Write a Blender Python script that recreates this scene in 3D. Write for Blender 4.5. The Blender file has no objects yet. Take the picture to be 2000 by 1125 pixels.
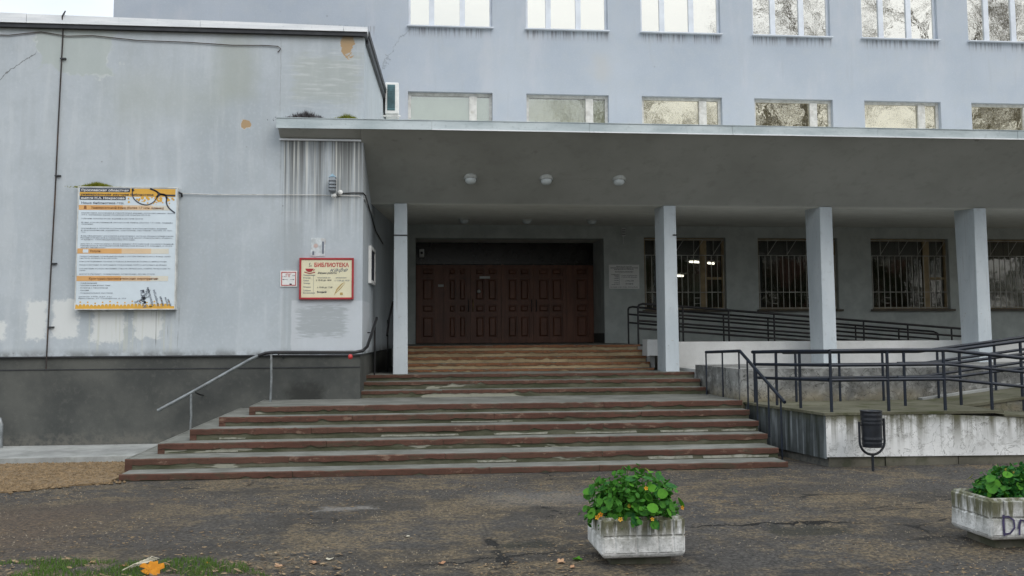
import bpy, math, random
from mathutils import Vector, Matrix
import numpy as np
R = math.radians
random.seed(7)
sc = bpy.context.scene
COL = sc.collection

# ------------------------------------------------------------------ camera
cam_d = bpy.data.cameras.new('camera')
cam_d.sensor_width = 36.0
cam_d.lens = 34.2
cam_d.shift_y = -0.03125
cam_d.clip_start = 0.05
cam_d.clip_end = 2000
cam = bpy.data.objects.new('camera', cam_d)
COL.objects.link(cam)
right = Vector((0.9945263, -0.1043419, -0.0054884)); up = Vector((-0.0029836, -0.080865, 0.9967206)); back = Vector((-0.1044436, -0.9912485, -0.0807337))
m = Matrix((right, up, back)).transposed().to_4x4()
m.translation = Vector((0, 0, 1.75))
cam.matrix_world = m
sc.camera = cam

# ------------------------------------------------------------------ world, sun, exposure
SUN_EL, SUN_AZ = 42.0, 150.0        # azimuth clockwise from +Y (the building side): behind the camera, to the right
w = bpy.data.worlds.new('World'); sc.world = w; w.use_nodes = True
nt = w.node_tree; nt.nodes.clear()
wo = nt.nodes.new('ShaderNodeOutputWorld'); bg = nt.nodes.new('ShaderNodeBackground')
sky = nt.nodes.new('ShaderNodeTexSky'); sky.sky_type = 'NISHITA'; sky.sun_disc = False
sky.sun_elevation = R(SUN_EL); sky.sun_rotation = R(SUN_AZ); sky.air_density = 1.0; sky.dust_density = 3.0; sky.ozone_density = 1.0
tc = nt.nodes.new('ShaderNodeTexCoord'); mp = nt.nodes.new('ShaderNodeMapping'); mp.inputs['Scale'].default_value = (1, 1, 2.2)
cl = nt.nodes.new('ShaderNodeTexNoise'); cl.inputs['Scale'].default_value = 2.2; cl.inputs['Detail'].default_value = 6; cl.inputs['Roughness'].default_value = 0.55
cr = nt.nodes.new('ShaderNodeValToRGB')
cr.color_ramp.elements[0].position = 0.3; cr.color_ramp.elements[0].color = (11.6, 12.6, 13.6, 1)
cr.color_ramp.elements[1].position = 0.7; cr.color_ramp.elements[1].color = (16.6, 17.4, 17.8, 1)
mx = nt.nodes.new('ShaderNodeMix'); mx.data_type = 'RGBA'; mx.inputs[0].default_value = 0.8
nt.links.new(tc.outputs['Generated'], mp.inputs[0]); nt.links.new(mp.outputs[0], cl.inputs['Vector']); nt.links.new(cl.outputs[0], cr.inputs[0])
sep = nt.nodes.new('ShaderNodeSeparateXYZ'); nt.links.new(tc.outputs['Generated'], sep.inputs[0])
gr = nt.nodes.new('ShaderNodeMath'); gr.operation = 'MULTIPLY_ADD'; gr.use_clamp = True; gr.inputs[1].default_value = 0.54; gr.inputs[2].default_value = 0.46; nt.links.new(sep.outputs[2], gr.inputs[0])
vm = nt.nodes.new('ShaderNodeVectorMath'); vm.operation = 'SCALE'; nt.links.new(cr.outputs[0], vm.inputs[0]); nt.links.new(gr.outputs[0], vm.inputs['Scale'])   # overcast sky: brighter overhead
nt.links.new(sky.outputs[0], mx.inputs[6]); nt.links.new(vm.outputs[0], mx.inputs[7])
nt.links.new(mx.outputs[2], bg.inputs[0]); bg.inputs[1].default_value = 0.10
nt.links.new(bg.outputs[0], wo.inputs[0])
sun_d = bpy.data.lights.new('sun', 'SUN'); sun_d.energy = 0.9; sun_d.angle = R(35); sun_d.color = (1, 0.95, 0.88)
sun = bpy.data.objects.new('sun', sun_d); COL.objects.link(sun)
sd = Vector((math.sin(R(SUN_AZ)) * math.cos(R(SUN_EL)), math.cos(R(SUN_AZ)) * math.cos(R(SUN_EL)), math.sin(R(SUN_EL))))
sun.rotation_euler = sd.to_track_quat('Z', 'Y').to_euler(); sun.location = (20, -20, 30)
sc.view_settings.view_transform = 'Standard'; sc.view_settings.look = 'None'; sc.view_settings.gamma = 1; sc.view_settings.use_curve_mapping = False
sc.view_settings.exposure = 0.40
sc.cycles.max_bounces = 8; sc.cycles.transparent_max_bounces = 16

# ------------------------------------------------------------------ node helpers
class S:
    def __init__(s, nt, k): s.nt, s.k = nt, k
    def _m(s, op, b=None, c=None, clamp=False):
        n = s.nt.nodes.new('ShaderNodeMath'); n.operation = op; n.use_clamp = clamp
        for i, v in enumerate((s, b, c)):
            if v is None: continue
            if isinstance(v, S): s.nt.links.new(v.k, n.inputs[i])
            else: n.inputs[i].default_value = v
        return S(s.nt, n.outputs[0])
    def __add__(s, b): return s._m('ADD', b)
    def __radd__(s, b): return s._m('ADD', b)
    def __sub__(s, b): return s._m('SUBTRACT', b)
    def __rsub__(s, b): return (s * -1) + b
    def __mul__(s, b): return s._m('MULTIPLY', b)
    def __rmul__(s, b): return s._m('MULTIPLY', b)
    def __truediv__(s, b): return s._m('DIVIDE', b)
    def max(s, b): return s._m('MAXIMUM', b)
    def min(s, b): return s._m('MINIMUM', b)
    def abs(s): return s._m('ABSOLUTE')
    def clamp(s): return s._m('ADD', 0.0, clamp=True)
    def ss(s, a, b):
        n = s.nt.nodes.new('ShaderNodeMapRange'); n.interpolation_type = 'SMOOTHSTEP'
        s.nt.links.new(s.k, n.inputs[0])
        if a <= b: n.inputs[1].default_value, n.inputs[2].default_value = a, b
        else:
            n.inputs[1].default_value, n.inputs[2].default_value = b, a
            n.inputs[3].default_value, n.inputs[4].default_value = 1, 0
        return S(s.nt, n.outputs[0])

class Mat:
    def __init__(s, name):
        s.m = bpy.data.materials.new(name); s.m.use_nodes = True; s.nt = s.m.node_tree
        s.b = s.nt.nodes['Principled BSDF']; s.out = s.nt.nodes['Material Output']
        g = s.nt.nodes.new('ShaderNodeNewGeometry'); s.P = g.outputs['Position']; s.G = g
        sx = s.nt.nodes.new('ShaderNodeSeparateXYZ'); s.nt.links.new(s.P, sx.inputs[0])
        s.x, s.y, s.z = (S(s.nt, sx.outputs[i]) for i in range(3))
        sn = s.nt.nodes.new('ShaderNodeSeparateXYZ'); s.nt.links.new(g.outputs['Normal'], sn.inputs[0]); s.nz = S(s.nt, sn.outputs[2])
        s._obj = None
    def objc(s):
        if s._obj is None:
            t = s.nt.nodes.new('ShaderNodeTexCoord'); s._obj = t.outputs['Object']
        return s._obj
    def rnd(s):
        o = s.nt.nodes.new('ShaderNodeObjectInfo'); return S(s.nt, o.outputs['Random'])
    def noise(s, scale, detail=4, rough=.55, dist=0, vec=None, off=0):
        vec = vec or s.P
        sv = scale if isinstance(scale, tuple) else (scale,) * 3
        mp = s.nt.nodes.new('ShaderNodeMapping'); mp.inputs['Scale'].default_value = sv; mp.inputs['Location'].default_value = (off, off * .7, off * 1.3)
        s.nt.links.new(vec, mp.inputs[0])
        n = s.nt.nodes.new('ShaderNodeTexNoise'); n.inputs['Scale'].default_value = 1; n.inputs['Detail'].default_value = detail
        n.inputs['Roughness'].default_value = rough; n.inputs['Distortion'].default_value = dist
        s.nt.links.new(mp.outputs[0], n.inputs['Vector']); return S(s.nt, n.outputs[0])
    def voro(s, scale, feature='F1', vec=None):
        vec = vec or s.P
        sv = scale if isinstance(scale, tuple) else (scale,) * 3
        mp = s.nt.nodes.new('ShaderNodeMapping'); mp.inputs['Scale'].default_value = sv; s.nt.links.new(vec, mp.inputs[0])
        n = s.nt.nodes.new('ShaderNodeTexVoronoi'); n.feature = feature; n.inputs['Scale'].default_value = 1
        s.nt.links.new(mp.outputs[0], n.inputs['Vector']); return S(s.nt, n.outputs[0])
    def mix(s, f, a, b):
        n = s.nt.nodes.new('ShaderNodeMix'); n.data_type = 'RGBA'
        for i, v in ((0, f), (6, a), (7, b)):
            if isinstance(v, S): s.nt.links.new(v.k, n.inputs[i])
            elif i == 0: n.inputs[0].default_value = v
            else: n.inputs[i].default_value = (*v, 1)
        return S(s.nt, n.outputs[2])
    def scale_c(s, c, f):
        n = s.nt.nodes.new('ShaderNodeVectorMath'); n.operation = 'SCALE'
        if isinstance(c, S): s.nt.links.new(c.k, n.inputs[0])
        else: n.inputs[0].default_value = c
        if isinstance(f, S): s.nt.links.new(f.k, n.inputs['Scale'])
        else: n.inputs['Scale'].default_value = f
        return S(s.nt, n.outputs[0])
    def rect(s, a, b, x0, x1, y0, y1, soft=.03, wob=None, amt=0):
        if wob is not None:
            w1 = (wob - .5) * amt
            a = a + w1; b = b + w1
        return a.ss(x0 - soft, x0 + soft) * a.ss(x1 + soft, x1 - soft) * b.ss(y0 - soft, y0 + soft) * b.ss(y1 + soft, y1 - soft)
    def color(s, c):
        if isinstance(c, S): s.nt.links.new(c.k, s.b.inputs['Base Color'])
        else: s.b.inputs['Base Color'].default_value = (*c, 1)
        return s
    def set(s, rough=None, metal=None, spec=None):
        for k, v in (('Roughness', rough), ('Metallic', metal), ('Specular IOR Level', spec)):
            if v is None: continue
            if isinstance(v, S): s.nt.links.new(v.k, s.b.inputs[k])
            else: s.b.inputs[k].default_value = v
        return s
    def bump(s, h, strength=.3, dist=.01):
        n = s.nt.nodes.new('ShaderNodeBump'); n.inputs['Strength'].default_value = strength; n.inputs['Distance'].default_value = dist
        s.nt.links.new(h.k, n.inputs['Height']); s.nt.links.new(n.outputs[0], s.b.inputs['Normal']); return s

def simple(name, col, rough=.6, metal=0, var=.25, scale=6, bump=.15, bs=60, dirt=None):
    M = Mat(name); n = M.noise(scale, 4, .6)
    c = M.mix(n.ss(.3, .7), tuple(v * (1 - var) for v in col), tuple(min(1, v * (1 + var)) for v in col))
    if dirt: c = M.mix(M.noise(scale * .6, 5, .65, off=5).ss(.5, .75) * .7, c, dirt)
    M.color(c).set(rough, metal)
    if bump: M.bump(M.noise(bs, 3, .6, off=3), bump, .004)
    return M.m

# ------------------------------------------------------------------ mesh helpers
class MB:
    def __init__(s): s.v, s.f, s.sm = [], [], []
    def add(s, vs, fs, smooth=False):
        o = len(s.v); s.v += [tuple(v) for v in vs]; s.f += [tuple(i + o for i in f) for f in fs]; s.sm += [smooth] * len(fs); return s
    def box(s, x0, x1, y0, y1, z0, z1):
        return s.add([(x0, y0, z0), (x1, y0, z0), (x1, y1, z0), (x0, y1, z0), (x0, y0, z1), (x1, y0, z1), (x1, y1, z1), (x0, y1, z1)],
                     [(0, 3, 2, 1), (4, 5, 6, 7), (0, 1, 5, 4), (1, 2, 6, 5), (2, 3, 7, 6), (3, 0, 4, 7)])
    def hexa(s, p): return s.add(p, [(0, 3, 2, 1), (4, 5, 6, 7), (0, 1, 5, 4), (1, 2, 6, 5), (2, 3, 7, 6), (3, 0, 4, 7)])
    def rbox(s, x0, x1, y0, y1, z0, z1, b):
        # box with chamfered edges on the front (low y) face
        s.add([(x0, y1, z0), (x1, y1, z0), (x1, y1, z1), (x0, y1, z1), (x0, y0 + b, z0), (x1, y0 + b, z0), (x1, y0 + b, z1), (x0, y0 + b, z1),
               (x0 + b, y0, z0 + b), (x1 - b, y0, z0 + b), (x1 - b, y0, z1 - b), (x0 + b, y0, z1 - b)],
              [(0, 3, 2, 1), (0, 1, 5, 4), (1, 2, 6, 5), (2, 3, 7, 6), (3, 0, 4, 7), (4, 5, 9, 8), (5, 6, 10, 9), (6, 7, 11, 10), (7, 4, 8, 11), (8, 9, 10, 11)]); return s
    def prism(s, poly, lo, hi, axis):
        n = len(poly)
        def mk(p, t):
            a, b = p
            return (t, a, b) if axis == 'x' else ((a, t, b) if axis == 'y' else (a, b, t))
        vs = [mk(p, lo) for p in poly] + [mk(p, hi) for p in poly]
        fs = [tuple(range(n))[::-1], tuple(range(n, 2 * n))] + [(i, (i + 1) % n, n + (i + 1) % n, n + i) for i in range(n)]
        return s.add(vs, fs)
    def tube(s, pts, r, seg=8, smooth=True, cap=True):
        pts = [Vector(p) for p in pts]; n = len(pts)
        rs = r if isinstance(r, (list, tuple)) else [r] * n
        t0 = (pts[1] - pts[0]).normalized(); ref = Vector((0, 0, 1)) if abs(t0.z) < .9 else Vector((1, 0, 0))
        u = t0.cross(ref).normalized(); vs, fs = [], []
        for i, p in enumerate(pts):
            t = (pts[min(i + 1, n - 1)] - pts[max(i - 1, 0)]).normalized()
            u = (u - t * u.dot(t)).normalized(); vv = t.cross(u)
            for k in range(seg):
                a = 2 * math.pi * k / seg; vs.append(p + (u * math.cos(a) + vv * math.sin(a)) * rs[i])
        for i in range(n - 1):
            for k in range(seg):
                k2 = (k + 1) % seg; fs.append((i * seg + k, i * seg + k2, (i + 1) * seg + k2, (i + 1) * seg + k))
        s.add(vs, fs, smooth)
        if cap:
            s.add(vs[:seg], [tuple(range(seg))[::-1]]); s.add(vs[-seg:], [tuple(range(seg))])
        return s
    def lathe(s, prof, c, seg=16, smooth=True, rot=None):
        vs, fs = [], []; n = len(prof)
        for r_, z in prof:
            for k in range(seg):
                a = 2 * math.pi * k / seg; v = Vector((r_ * math.cos(a), r_ * math.sin(a), z))
                if rot: v = rot @ v
                vs.append(v + Vector(c))
        for i in range(n - 1):
            for k in range(seg):
                k2 = (k + 1) % seg; fs.append((i * seg + k, i * seg + k2, (i + 1) * seg + k2, (i + 1) * seg + k))
        return s.add(vs, fs, smooth)
    def ribbon(s, pts, wd, y, th=.002):
        # flat painted line on a wall facing -y; pts in (x, z)
        pts = [Vector((p[0], p[1])) for p in pts]; n = len(pts); L, Rr = [], []
        ws = wd if isinstance(wd, (list, tuple)) else [wd] * n
        for i, p in enumerate(pts):
            t = (pts[min(i + 1, n - 1)] - pts[max(i - 1, 0)]).normalized(); nn = Vector((-t.y, t.x)) * ws[i] / 2
            L.append(p + nn); Rr.append(p - nn)
        vs = [(p.x, y, p.y) for p in L] + [(p.x, y, p.y) for p in Rr]
        return s.add(vs, [(i, i + 1, n + i + 1, n + i) for i in range(n - 1)])
    def disc(s, cx, cz, r, y, seg=10):
        return s.add([(cx + r * math.cos(2 * math.pi * k / seg), y, cz + r * math.sin(2 * math.pi * k / seg)) for k in range(seg)], [tuple(range(seg))])
    def mesh(s, name, off=Vector((0, 0, 0))):
        me = bpy.data.meshes.new(name); me.from_pydata([tuple(Vector(v) - off) for v in s.v], [], s.f)
        me.polygons.foreach_set('use_smooth', s.sm); me.update(); return me
    def build(s, name, mat, parent=None, bevel=0, kind=None, label=None, cat=None, group=None):
        if parent is not None: off = root_loc(parent)
        else:
            a = np.array(s.v); off = Vector((float((a[:, 0].min() + a[:, 0].max()) / 2), float((a[:, 1].min() + a[:, 1].max()) / 2), float(a[:, 2].min())))
        me = s.mesh(name, off); me.materials.append(mat)
        o = bpy.data.objects.new(name, me); COL.objects.link(o)
        if parent is not None: o.parent = parent
        else: o.location = off
        if bevel:
            b = o.modifiers.new('bevel', 'BEVEL'); b.width = bevel; b.segments = 1; b.limit_method = 'ANGLE'
        return tag(o, label, cat, group, kind)

def tag(o, label=None, cat=None, group=None, kind=None):
    for k, v in (('label', label), ('category', cat), ('group', group), ('kind', kind)):
        if v: o[k] = v
    return o
def root_loc(o):
    l = Vector(o.location)
    while o.parent is not None: o = o.parent; l += Vector(o.location)
    return l
def thing(name, loc, label, cat, group=None):
    o = bpy.data.objects.new(name, None); o.empty_display_size = .2; COL.objects.link(o); o.location = loc
    return tag(o, label, cat, group)
def box_part(name, mat, parent, *b, bevel=0, **k): return MB().box(*b).build(name, mat, parent, bevel, **k)

_txt = {}
def text_mesh(mb, s, x, z, h, y, width=None, align='L', bold=0, rot=0, shear=0):
    """flat lettering on a wall facing -y; (x, z) = baseline start, h = cap height"""
    cu = bpy.data.curves.new('t', 'FONT'); cu.body = s; cu.resolution_u = 2; cu.offset = bold; cu.shear = shear; cu.fill_mode = 'FRONT'
    ob = bpy.data.objects.new('t', cu); COL.objects.link(ob)
    dg = bpy.context.evaluated_depsgraph_get(); me = ob.evaluated_get(dg).to_mesh()
    vs = [v.co.copy() for v in me.vertices]; fs = [tuple(p.vertices) for p in me.polygons]
    ob.evaluated_get(dg).to_mesh_clear(); bpy.data.objects.remove(ob); bpy.data.curves.remove(cu)
    if not vs: return
    x0 = min(v.x for v in vs); x1 = max(v.x for v in vs); k = h / .7
    kx = width / (x1 - x0) if width else k
    wd = (x1 - x0) * kx; ox = 0 if align == 'L' else (-wd / 2 if align == 'C' else -wd)
    ca, sa = math.cos(rot), math.sin(rot); out = []
    for v in vs:
        a, b = (v.x - x0) * kx + ox, v.y * k
        out.append((x + a * ca - b * sa, y, z + a * sa + b * ca))
    mb.add(out, fs)

# ------------------------------------------------------------------ materials
def m_annex():
    M = Mat('annex_plaster'); x, z = M.x, M.z
    n1 = M.noise(.45, 5, .6); n2 = M.noise(3.5, 6, .65, off=4); n3 = M.noise(22, 4, .6, off=9); vs = M.noise((5, 5, .5), 4, .6, off=2)
    c = M.mix(n1.ss(.32, .68), (.385, .43, .468), (.47, .515, .555))
    c = M.mix(n2.ss(.4, .7) * .35, c, (.37, .41, .435)); c = M.mix(M.noise((1.2, 1.2, .35), 5, .65, off=31).ss(.5, .68) * .22, c, (.41, .44, .44)); c = M.mix(M.voro(2.2).ss(.035, .02) * .6, c, (.2, .2, .2))
    c = M.mix(n3.ss(.48, .75) * .18, c, (.62, .655, .69))
    c = M.mix(vs.ss(.52, .68) * .24, c, (.60, .635, .66))                  # faint vertical roller marks
    c = M.mix(vs.ss(.47, .33) * .24, c, (.37, .40, .42))
    wob = M.noise(1.8, 4, .55, off=1); wob2 = M.noise(9, 5, .65, off=6)
    # greenish grey repair stains in the upper half
    st = M.rect(x, z, -3.15, -2.55, 5.55, 6.7, .18, wob, .5); c = M.mix(st * .55, c, (.36, .39, .35))
    st = M.rect(x, z, -4.9, -3.0, 5.25, 5.9, .35, wob, .8); c = M.mix(st * .28, c, (.37, .40, .34))
    st = M.rect(x, z, -1.9, -.85, 5.6, 6.35, .12, M.noise((3, 3, 16), 4, .6), .55); c = M.mix(st * .5, c, (.40, .43, .39))
    hs = M.noise((2.5, 2.5, 30), 4, .6, off=8).ss(.5, .7) * M.rect(x, z, -2.0, -.8, 5.4, 6.5, .2, wob, .5); c = M.mix(hs * .45, c, (.62, .65, .66))
    # old patch with pale edges under the eaves
    pt = M.rect(x, z, -6.0, -4.65, 6.02, 6.9, .035, wob, 1.3); c = M.mix(pt * .6, c, (.42, .47, .44))
    edge = pt * (1 - pt) * 4; c = M.mix(edge.clamp() * .5 * n2.ss(.4, .6), c, (.63, .66, .65))
    # crack line at the far left
    cr = ((x + 6.25) * .9 - (z - 6.1) + (wob - .5) * .35 + (wob2 - .5) * .12).abs().ss(.014, .003) * x.ss(-5.95, -6.0) * x.ss(-6.75, -6.6); c = M.mix(cr * .8, c, (.12, .12, .12))
    cr = (x + 2.12 + (wob2 - .5) * .05).abs().ss(.008, .002) * z.ss(5.0, 5.2) * (M.noise(2, 2, .5, off=12).ss(.42, .55)); c = M.mix(cr * .45, c, (.2, .2, .2))
    # white filler patches near the plinth
    wp = M.rect(x, z, -5.98, -5.68, 1.72, 2.32, .03, wob2, .22).max(M.rect(x, z, -5.58, -5.2, 1.75, 2.34, .03, wob2, .25))
    wp = wp.max(M.rect(x, z, -4.98, -4.5, 1.68, 2.2, .03, wob2, .3)).max(M.rect(x, z, -4.35, -3.92, 1.72, 2.2, .03, wob2, .3)).max(M.rect(x, z, -6.5, -6.3, 1.7, 2.0, .03, wob2, .25))
    c = M.mix(wp * .75, c, (.68, .70, .69))
    dr = M.noise((14, 14, .5), 3, .6, off=3).ss(.52, .62) * M.rect(x, z, -5.1, -3.75, 1.5, 2.2, .1, wob2, .2); c = M.mix(dr * .55, c, (.50, .52, .46))
    dr = M.noise((30, 30, .8), 3, .6, off=7).ss(.62, .66) * M.rect(x, z, -4.6, -3.6, 1.6, 2.2, .08, wob2, .2); c = M.mix(dr * .7, c, (.16, .17, .16))
    c = M.mix(z.ss(1.60, 1.44) * n2.ss(.35, .6) * .75, c, (.14, .145, .14))    # splash dirt above the ledge
    # dirty run-off below the canopy end
    sm = M.rect(x, z, -2.1, -.72, 3.0, 5.2, .03, wob2, .05) * z.ss(3.1, 4.9)
    s1 = M.noise((11, 11, .22), 4, .6, off=11); s2 = M.noise((34, 34, .35), 4, .6, off=15)
    c = M.mix(sm * s1.ss(.38, .6) * .85, c, (.15, .155, .15))
    c = M.mix(sm * s2.ss(.53, .64) * .9, c, (.62, .63, .60))
    c = M.mix(sm * s2.ss(.46, .36) * .6, c, (.12, .125, .12))
    bd = M.rect(x, z, -2.1, -1.72, 1.5, 3.6, .04, wob2, .08); c = M.mix(bd * .35 * s1.ss(.3, .6), c, (.30, .325, .335))
    # repainted pale rectangle with a darker cover-up
    rp = M.rect(x, z, -1.9, -.7, 1.5, 2.32, .012, wob2, .05); c = M.mix(rp * .55, c, (.58, .61, .65))
    gp = M.rect(x, z, -1.79, -1.03, 1.75, 2.22, .05, M.noise((4, 4, 34), 5, .7, off=2), .5) * M.noise((5, 5, 40), 5, .7, off=12).ss(.25, .45); c = M.mix(gp * .9, c, (.35, .38, .40))
    # peeled ochre plaster
    wob3 = M.noise(6, 6, .7, dist=1.0, off=21)
    oc = ((((x + 1.04) * 1.15)._m('POWER', 2.0) + ((z - 6.62) * .95)._m('POWER', 2.0))._m('SQRT') + ((x + 1.03)._m('POWER', 2.0) * 3.0) - z.ss(6.6, 6.3) * .10 + (wob3 - .5) * .30).ss(.165, .155)
    oc = oc.max(M.rect(x, z, -2.74, -2.6, 5.13, 5.26, .008, wob2, .16))
    c = M.mix(oc, c, (.42, .30, .18))
    oce = (oc * (1 - oc) * 4).clamp(); c = M.mix(oce * .6, c, (.62, .61, .57))
    c = M.mix(z.ss(6.55, 6.8) * n2.ss(.3, .55) * .5, c, (.42, .43, .35))
    M.color(c).set(.92, 0, .2)
    h = n3 * .5 + M.noise(70, 3, .6) * .5 - oc * 1.2 + wp * .3
    M.bump(h, .35, .006); return M.m
def m_facade():
    M = Mat('facade_plaster'); x, z = M.x, M.z
    n1 = M.noise(.5, 5, .6, off=3); n2 = M.noise(3, 6, .65, off=4); n3 = M.noise(26, 4, .6)
    c = M.mix(n1.ss(.3, .7), (.365, .412, .478), (.425, .468, .528))
    c = M.mix(n2.ss(.42, .7) * .4, c, (.42, .455, .49)); c = M.mix(n3.ss(.5, .75) * .22, c, (.58, .61, .66)); c = M.mix(M.noise((1.4, 1.4, .4), 5, .65, off=22).ss(.52, .68) * .35, c, (.50, .515, .555)); c = M.mix(M.noise((6, 6, .5), 4, .6, off=27).ss(.58, .7) * .25, c, (.36, .385, .42))
    fx = (x + .055)._m('FLOORED_MODULO', 2.912)
    dr = M.noise((26, 26, .6), 4, .6, off=5).ss(.46, .6) * fx.ss(2.12, 2.05) * z.ss(9.0, 9.28) * z.ss(9.32, 9.28); c = M.mix(dr * .75, c, (.16, .155, .165))
    pt = M.rect(x, z, 4.5, 4.95, 8.05, 8.75, .2, n2, .5); c = M.mix(pt * .5, c, (.44, .44, .43))
    cr = ((x + .55) * .5 - (z - 8.5) * .32 + (n2 - .5) * .35).abs().ss(.010, .002) * z.ss(7.9, 8.0) * z.ss(9.3, 9.2) * x.ss(.1, .0); c = M.mix(cr * .6, c, (.2, .22, .24))
    sp = M.voro(1.3).ss(.05, .02); c = M.mix(sp * .4, c, (.2, .2, .22))
    c = M.mix(z.ss(4.72, 4.66), c, M.mix(n2.ss(.35, .65), (.46, .495, .48), (.56, .595, .575)))   # ground floor greyer, and lightened to make up for weak light under canopy
    M.color(c).set(.92, 0, .2).bump(n3 * .6 + M.noise(80, 3, .6) * .4, .3, .005); return M.m
def m_plinth():
    M = Mat('plinth_render'); n1 = M.noise(1.2, 5, .6); n2 = M.noise(14, 5, .6, off=3)
    c = M.mix(n1.ss(.3, .7), (.062, .066, .064), (.105, .108, .10)); c = M.mix(n2.ss(.5, .8) * .3, c, (.15, .15, .135))
    st = M.rect(M.x, M.z, -1.95, -1.4, .4, .98, .12, M.noise(4, 4, .6, off=9), .4); c = M.mix(st * .7, c, (.022, .023, .022))
    c = M.mix(M.z.ss(.35, .1) * n2.ss(.35, .6) * .5, c, (.17, .16, .14))
    M.color(c).set(.9, 0, .2).bump(n2 * .6 + M.noise(60, 3) * .4, .4, .008); return M.m
def m_concrete(name, c0, c1, moss=(.05, .06, .03), mamt=.4, pale=None, sc=1.0, off=0, rough=.92):
    M = Mat(name); n1 = M.noise(1.1 * sc, 5, .62, off=off); n2 = M.noise(9 * sc, 5, .65, off=off + 3); n3 = M.noise(45, 4, .6, off=off)
    c = M.mix(n1.ss(.3, .7), c0, c1); c = M.mix(M.noise(2.4 * sc, 6, .7, off=off + 8).ss(.48, .66) * mamt, c, moss)
    if pale: c = M.mix(n2.ss(.56, .66) * .7, c, pale)
    c = M.mix(n3.ss(.5, .8) * .3, c, tuple(v * .6 for v in c0))
    M.color(c).set(rough, 0, .25).bump(n3 * .6 + n2 * .4, .5, .008); return M.m
def m_tread():
    M = Mat('tread_concrete'); n1 = M.noise(1.4, 5, .62); n2 = M.noise((3, 12, 12), 5, .65, off=3); n3 = M.noise(60, 4, .6)
    c = M.mix(n1.ss(.3, .7), (.125, .128, .115), (.225, .228, .21)); c = M.mix(n2.ss(.45, .65) * .55, c, (.075, .078, .06)); c = M.mix(n3.ss(.5, .75) * .4, c, (.07, .07, .06))
    M.color(c).set(.8, 0, .35).bump(n3, .5, .006); return M.m
def m_riser(name, moss0, moss1, pale, amt):
    M = Mat(name); n1 = M.noise((1.6, 3, 7), 5, .65, off=2); n2 = M.noise(16, 5, .65); n4 = M.noise((.55, 1, 5), 4, .6, dist=.6, off=6)
    c = M.mix(n1.ss(.35, .65), moss0, moss1); c = M.mix(n2.ss(.5, .75) * .35, c, (.03, .032, .025))
    p = n4.ss(.60 - amt, .615 - amt); c = M.mix(p * .9, c, pale); c = M.mix(p * n2.ss(.5, .7) * .5, c, (.20, .21, .18))
    rs = M.noise((9, 9, 2), 3, .6, off=4).ss(.66, .72) * p; c = M.mix(rs * .6, c, (.28, .11, .04))
    M.color(c).set(.92, 0, .2).bump(n2 * .5 + p * .7, .6, .01); return M.m
def m_nosing(name='red_nosing', a=(.068, .030, .021), b=(.108, .050, .035), d=(.090, .052, .036)):
    M = Mat(name); n1 = M.noise((1.3, 6, 6), 5, .65); n2 = M.noise(18, 5, .65, off=4)
    r_ = M.rnd()
    c = M.mix(n1.ss(.3, .7), a, b); c = M.mix(r_ * .45, c, d)
    c = M.mix(n2.ss(.50, .70) * .65, c, (.042, .026, .018)); c = M.mix(M.noise((4, 4, 9), 5, .7, off=7).ss(.58, .66) * .6, c, (.22, .15, .11)); c = M.mix(M.noise((2.2, 3, 5), 5, .7, off=17).ss(.54, .64) * .6, c, (.055, .050, .032))
    M.color(c).set(.78, 0, .3).bump(n2, .5, .008); return M.m
def m_rampwall():
    M = Mat('ramp_wall'); x, z = M.x, M.z; n1 = M.noise(1.1, 5, .62); n2 = M.noise(7, 6, .68, off=3); n3 = M.noise(40, 4, .6)
    c = M.mix(n1.ss(.3, .7), (.56, .57, .57), (.80, .805, .80))
    c = M.mix(n2.ss(.52, .68) * .55, c, (.30, .30, .285))
    cr = M.noise(4, 5, .6, dist=1.2, off=6); c = M.mix((cr - .5).abs().ss(.012, .003) * .6, c, (.10, .10, .09))
    dr = M.noise((7, 7, .35), 4, .6, off=5); top = z.ss(.12, .70)
    c = M.mix(dr.ss(.40, .58) * top * .95, c, (.085, .08, .045))
    dk = M.noise((22, 22, .4), 4, .6, off=8); c = M.mix(dk.ss(.56, .66) * z.ss(.05, .6) * .55, c, (.14, .135, .115))
    c = M.mix(z.ss(.50, .67) * n2.ss(.28, .5) * .9, c, (.085, .085, .045))
    M.color(c).set(.92, 0, .2).bump(n2 * .6 + n3 * .4, .6, .012); return M.m
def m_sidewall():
    M = Mat('side_shaded_stained'); z = M.z; n1 = M.noise(1.6, 5, .62, off=1); d = M.noise((1, 9, .5), 4, .6, off=5); n2 = M.noise(12, 5, .65)
    c = M.mix(n1.ss(.3, .7), (.045, .052, .054), (.10, .112, .115)); c = M.mix(d.ss(.52, .62) * .7, c, (.26, .285, .30)); c = M.mix(d.ss(.46, .36) * .7, c, (.022, .026, .02)); c = M.mix(z.ss(.5, .68) * n2.ss(.3, .6) * .7, c, (.06, .065, .035))  # stain streaks over a base darkened as the side away from the light
    M.color(c).set(.92, 0, .2).bump(n2, .6, .01); return M.m
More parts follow.
